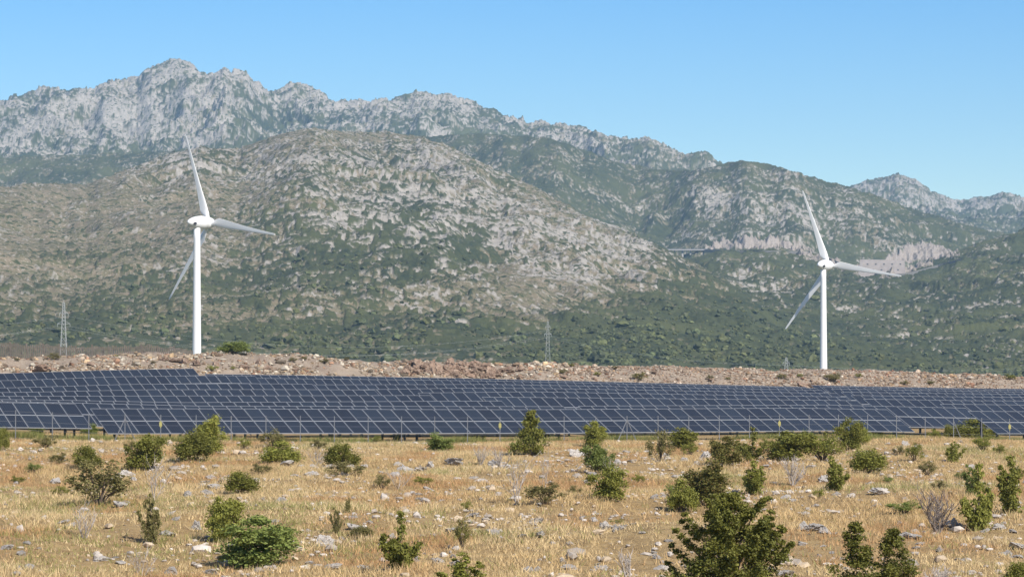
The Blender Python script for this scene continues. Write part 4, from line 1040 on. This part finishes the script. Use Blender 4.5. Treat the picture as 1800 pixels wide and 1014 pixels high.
for i, (px, py, w_, h_, ns, lab, mt, sp, th) in enumerate([
 (1648, 937, 96, 78, 9, 'big bare dead shrub with dark fanned branches, at right', 'deaddark', 1.5, 0.028),
 (1393, 853, 40, 46, 7, 'pale bare shrub like a fan of sticks, left of the sparse leafy sprigs', 'deadwood', 1.0, 0.022),
 (845, 818, 36, 34, 8, 'pale wispy dead shrub near the fence, left of the juniper', 'deadwood', 1.2, 0.014),
 (880, 826, 40, 38, 6, 'grey gnarled dead shrub on white stones, left of the juniper', 'deadwood', 1.2, 0.02),
 (908, 886, 22, 84, 3, 'tall bare grey stems leaning right, in the middle', 'deadwood', 0.9, 0.02),
 (955, 862, 26, 70, 2, 'thin bare stick beside the olive bush in the middle', 'deadwood', 0.7, 0.014),
 (272, 880, 60, 72, 3, 'bare twigs sticking up above the narrow upright bush at left', 'deadwood', 1.2, 0.016),
 (150, 945, 66, 55, 5, 'pale twisted dead shrub low in the grass at left', 'deadwood', 1.4, 0.015),
 (1102, 1016, 26, 52, 3, 'bare stick leaning right near the bottom edge', 'deadwood', 1.0, 0.016),
 (1650, 1030, 110, 40, 8, 'low grey dead branches at the bottom right edge', 'deadwood', 1.8, 0.016),
 (560, 818, 44, 30, 6, 'grey dead twigs between the green mound and the very dark bush', 'deadwood', 1.4, 0.014),
 (1078, 878, 70, 80, 3, 'bare pale stems standing through the rounded green bush', 'deadwood', 0.9, 0.012),
 (250, 1012, 60, 52, 4, 'thin pale twigs at the bottom edge at left', 'deadwood', 1.6, 0.012),
 (700, 860, 60, 40, 4, 'thin bare twigs beside the pale rock cluster', 'deadwood', 1.6, 0.010),
]): dead_shrub(px, py, w_, h_, ns, lab, M[mt], 300+i, sp, th)

# ------------------------------------------------------------------ rocks in the field: the 300 largest each on its own
rk = []
hand = [(505,818,30),(530,822,22),(552,824,26),(575,824,20),(545,838,26),(520,838,18),(480,812,14),(618,824,22),(640,822,16),
 (700,818,20),(738,832,34),(712,828,26),(755,822,20),(690,838,22),(672,832,18),(800,816,34),(870,818,26),(890,822,20),(846,850,34),(860,858,24),(830,842,20),
 (375,842,22),(400,840,16),(380,858,30),(360,850,24),(365,868,22),(220,838,30),(205,842,18),(235,846,16),(100,850,22),(28,852,14),(212,890,26),(222,886,16),
 (300,905,26),(310,915,20),(330,870,20),(495,884,20),(345,930,22),(295,940,24),(12,965,24),(40,975,22),(50,955,18),(180,985,28),(215,990,20),(112,920,20),(125,925,16),(52,1000,26),(30,1012,22),(300,1008,26),(370,1008,24),
 (572,958,34),(505,960,24),(485,918,16),(600,948,14),(625,930,28),(650,920,18),(620,910,16),(583,998,34),(560,996,20),(545,990,18),(640,1000,22),(690,945,16),(735,870,16),(752,862,18),(735,878,14),(682,880,10),
 (770,990,34),(800,998,26),(730,985,16),(830,920,16),(835,908,22),(800,935,26),(870,940,18),(940,922,30),(918,945,20),(880,945,14),(950,945,22),(1000,940,14),(1065,930,26),(1085,932,26),(1098,925,14),(1055,1000,30),(925,1005,22),(945,1004,14),(1000,1002,30),(990,990,16),(1045,915,16),(1130,940,14),(1150,972,14),(1155,980,18),(1160,1000,24),(1175,952,14),
 (965,852,22),(1030,852,22),(1040,836,18),(1015,838,16),(1010,802,24),(1025,800,16),(1100,795,18),(1085,815,18),(1110,812,16),(1150,876,20),(1165,874,14),(1140,795,12),(1200,812,20),(1240,806,26),(1260,802,18),(1225,816,16),(1245,822,14),
 (1155,745,10),(1170,802,12),(1345,820,16),(1370,806,14),(1430,806,14),(1425,822,18),(1448,848,20),(1360,850,14),(1380,876,22),(1395,880,16),(1432,932,44),(1412,930,22),(1450,938,26),(1410,906,26),(1480,900,18),(1432,890,14),(1545,868,36),(1525,852,14),(1540,890,16),(1510,880,12),(1470,870,14),
 (1595,945,40),(1580,950,24),(1615,958,20),(1560,955,16),(1610,965,18),(1670,925,30),(1690,930,20),(1675,870,20),(1640,838,12),(1788,965,40),(1770,975,22),(1760,975,14),(1790,980,18),(1755,930,26),(1730,935,18),(1780,935,20),(1650,970,16),(1680,985,14),(1380,1012,30),(1355,1005,20),(1345,960,14),(1370,955,22),(1410,958,20),(1445,960,14),(1500,990,10),(1690,780,14),(1560,782,16),(1590,784,16),(1610,790,12),(1705,822,16),(1745,830,14)]
for px, py, wd in hand: rk.append((px, py, wd, True))
while len(rk) < 300:
    px = rnd.uniform(-5, 1805); py = 778 + 235*rnd.random()**0.85
    if fbm(np.array([px]), np.array([py*2.5]), 240, 2, 140)[0] < -0.3: continue
    rk.append((px, py, rnd.uniform(6, 12)*(0.65 + 0.5*(py-778)/236), False))
LBUSH = [(b[1], b[2], b[7], b[4]) for b in B]
def short(lab):
    s = lab.split(',')[0]
    ws = s.split(); return ' '.join(ws[:8])
for px, py, wd, big in rk:
    x, y, z = ground_at(px, py); rad = wd/F*y*0.5; j = rnd.randrange(10)
    o = link('rock', ROCKS[j], None, (x, y, z + rad*0.17), (rnd.uniform(-0.35,0.35), rnd.uniform(-0.35,0.35), rnd.uniform(0,6.28)), (rad*rnd.uniform(0.95,1.3), rad*rnd.uniform(0.8,1.1), rad*rnd.uniform(0.65,1.0)))
    if big:
        bx, by, bl_, bh = min(LBUSH, key=lambda t: (t[0]-px)**2 + ((t[1]-t[3]*0.2-py)*1.5)**2)
        rel = ('left of' if px < bx else 'right of') if abs(px-bx) > abs(py-by) else ('below' if py > by else 'behind')
        size = 'large' if wd > 27 else 'medium' if wd > 19 else 'small'
        lab = f'{size} pale {RWORD[j]} rock {rel} the {short(bl_)}'
    else: lab = 'little pale stone lying loose among the dry grass'
    setp(o, lab, 'rock', 'pale limestone rocks in the dry field')

q = np.random.default_rng(8)
n = 33000
yy = np.sqrt(q.uniform(60.0**2, 208.0**2, n)); xx = q.uniform(-1, 1, n)*(0.168*yy + 10)
den = sstep(0.42, 0.95, to_u(fbm(xx, yy*0.6, 9, 4, 150, 0.65))); k_ = q.uniform(0,1,n) < 0.10 + 0.9*den
xx, yy = xx[k_], yy[k_]; n = len(xx); zz = zg(xx, yy); sz = np.clip(np.exp(q.normal(-3.05, 0.5, n)), 0.02, 0.17)
pal = np.array([(0.50,0.45,0.40),(0.41,0.365,0.32),(0.34,0.295,0.25),(0.44,0.35,0.25)]); tint = pal[q.integers(0,4,n)]*np.exp(q.normal(0,0.1,(n,1)))
me = scatter('loose_stones', i0v, i0f, np.stack([xx,yy,zz+sz*0.5],1), np.stack([sz*q.uniform(0.9,1.8,n), sz*q.uniform(0.8,1.4,n), sz*q.uniform(0.5,1.0,n)],1), q.uniform(0,6.28,n), tint, M['stones'], 0.16, q)
setp(link('loose_stones', me), 'small pale limestone fragments strewn through the dry grass', 'stones', kind='stuff')

# ------------------------------------------------------------------ dry grass
q = np.random.default_rng(9)
def grass(name, xx, yy, hgt, nb, tint, spread, wid):
    n = len(xx); zz = zg(xx, yy)
    bx = np.repeat(xx, nb) + q.normal(0, 1, n*nb)*spread; by = np.repeat(yy, nb) + q.normal(0, 1, n*nb)*spread; bz = np.repeat(zz, nb) - 0.02
    h = np.repeat(hgt, nb)*q.uniform(0.5, 1.15, n*nb); a = q.uniform(0, 6.28, n*nb); ln = h*np.abs(q.normal(0.6, 0.5, n*nb)); la = q.uniform(0, 6.28, n*nb)
    w_ = wid*q.uniform(0.6, 1.4, n*nb)
    V = np.zeros((n*nb, 3, 3)); V[:,0] = np.stack([bx - np.cos(a)*w_, by - np.sin(a)*w_, bz], 1); V[:,1] = np.stack([bx + np.cos(a)*w_, by + np.sin(a)*w_, bz], 1)
    V[:,2] = np.stack([bx + np.cos(la)*ln, by + np.sin(la)*ln, bz + h], 1)
    tn = np.repeat(tint, nb*3, 0)*np.repeat(np.exp(q.normal(0, 0.16, (n*nb,1))), 3, 0)
    return mesh_np(name, V.reshape(-1,3), np.arange(n*nb*3).reshape(-1,3), [M['grass']], None, False, {'tint': np.clip(tn, 0, 1)})
n = 310000
yy = np.sqrt(q.uniform(58.0**2, 216.0**2, n)); xx = q.uniform(-1, 1, n)*(0.168*yy + 10)
u = to_u(fbm(xx, yy*0.6, 9, 4, 150, 0.65)); bare = sstep(0.62, 0.9, to_u(fbm(xx, yy*0.45, 11, 4, 155, 0.6)))
k_ = q.uniform(0,1,n) < np.clip(1.25 - 0.95*sstep(0.45, 0.95, u), 0.12, 1)*(1 - 0.8*bare)
xx, yy = xx[k_], yy[k_]; n = len(xx)
pt = to_u(fbm(xx, yy*0.5, 16, 4, 160, 0.6))[:,None]; p2 = to_u(fbm(xx, yy*0.5, 6, 3, 165, 0.6))[:,None]
gold = np.array([0.585, 0.42, 0.212]); straw = np.array([0.66, 0.52, 0.29]); brown = np.array([0.525, 0.33, 0.16]); olive = np.array([0.30, 0.29, 0.10])
tint = gold*(1-pt) + straw*pt; tint = tint*(1-sstep(0.55,0.85,p2)) + brown*sstep(0.55,0.85,p2)
gr = (q.uniform(0,1,(n,1)) < 0.06 + 0.5*sstep(0.66, 0.95, pt)); tint = np.where(gr, olive, tint)
hg = (0.11 + 0.14*to_u(fbm(xx, yy, 7, 3, 170)))*np.exp(q.normal(0,0.2,n))
setp(link('dry_grass', grass('dry_grass', xx, yy, hg, 5, tint, 0.07, 0.013)), 'knee-high golden dry grass over the stony field', 'grass', kind='stuff')
n = 31000
t_ = q.uniform(0, 100, n); xx = fa.x + fdir.x*t_ + q.normal(0,0.3,n); yy = fa.y + fdir.y*t_ + 0.6 + np.abs(q.normal(0, 2.0, n))
u = to_u(fbm(xx, yy, 5, 3, 180)); k_ = q.uniform(0,1,n) < sstep(0.3, 0.8, u); xx, yy = xx[k_], yy[k_]; n = len(xx)
mixg = q.uniform(0,1,(n,1)); tint = np.array([0.15,0.21,0.05])*mixg + np.array([0.36,0.29,0.11])*(1-mixg)
setp(link('green_weeds', grass('green_weeds', xx, yy, 0.30+0.32*q.uniform(0,1,n), 7, tint, 0.10, 0.022)), 'green weeds growing in a strip under the fence', 'weeds', kind='stuff')

# ------------------------------------------------------------------ air
mb = MB(); mb.box((-2600, -130, -22), (2600, 7600, HMAX + 12))
hz = bpy.data.materials.new('thin_air'); hz.use_nodes = True; n = hz.node_tree.nodes; l = hz.node_tree.links; n.clear()
out = n.new('ShaderNodeOutputMaterial'); pv = n.new('ShaderNodeVolumePrincipled'); pv.inputs['Density'].default_value = 6.2e-5
pv.inputs['Color'].default_value = (0.43, 0.70, 1.0, 1); pv.inputs['Anisotropy'].default_value = 0.0
l.new(pv.outputs[0], out.inputs['Volume'])
setp(mb.build('haze', hz), 'thin bluish air over the whole valley', 'haze', kind='stuff')
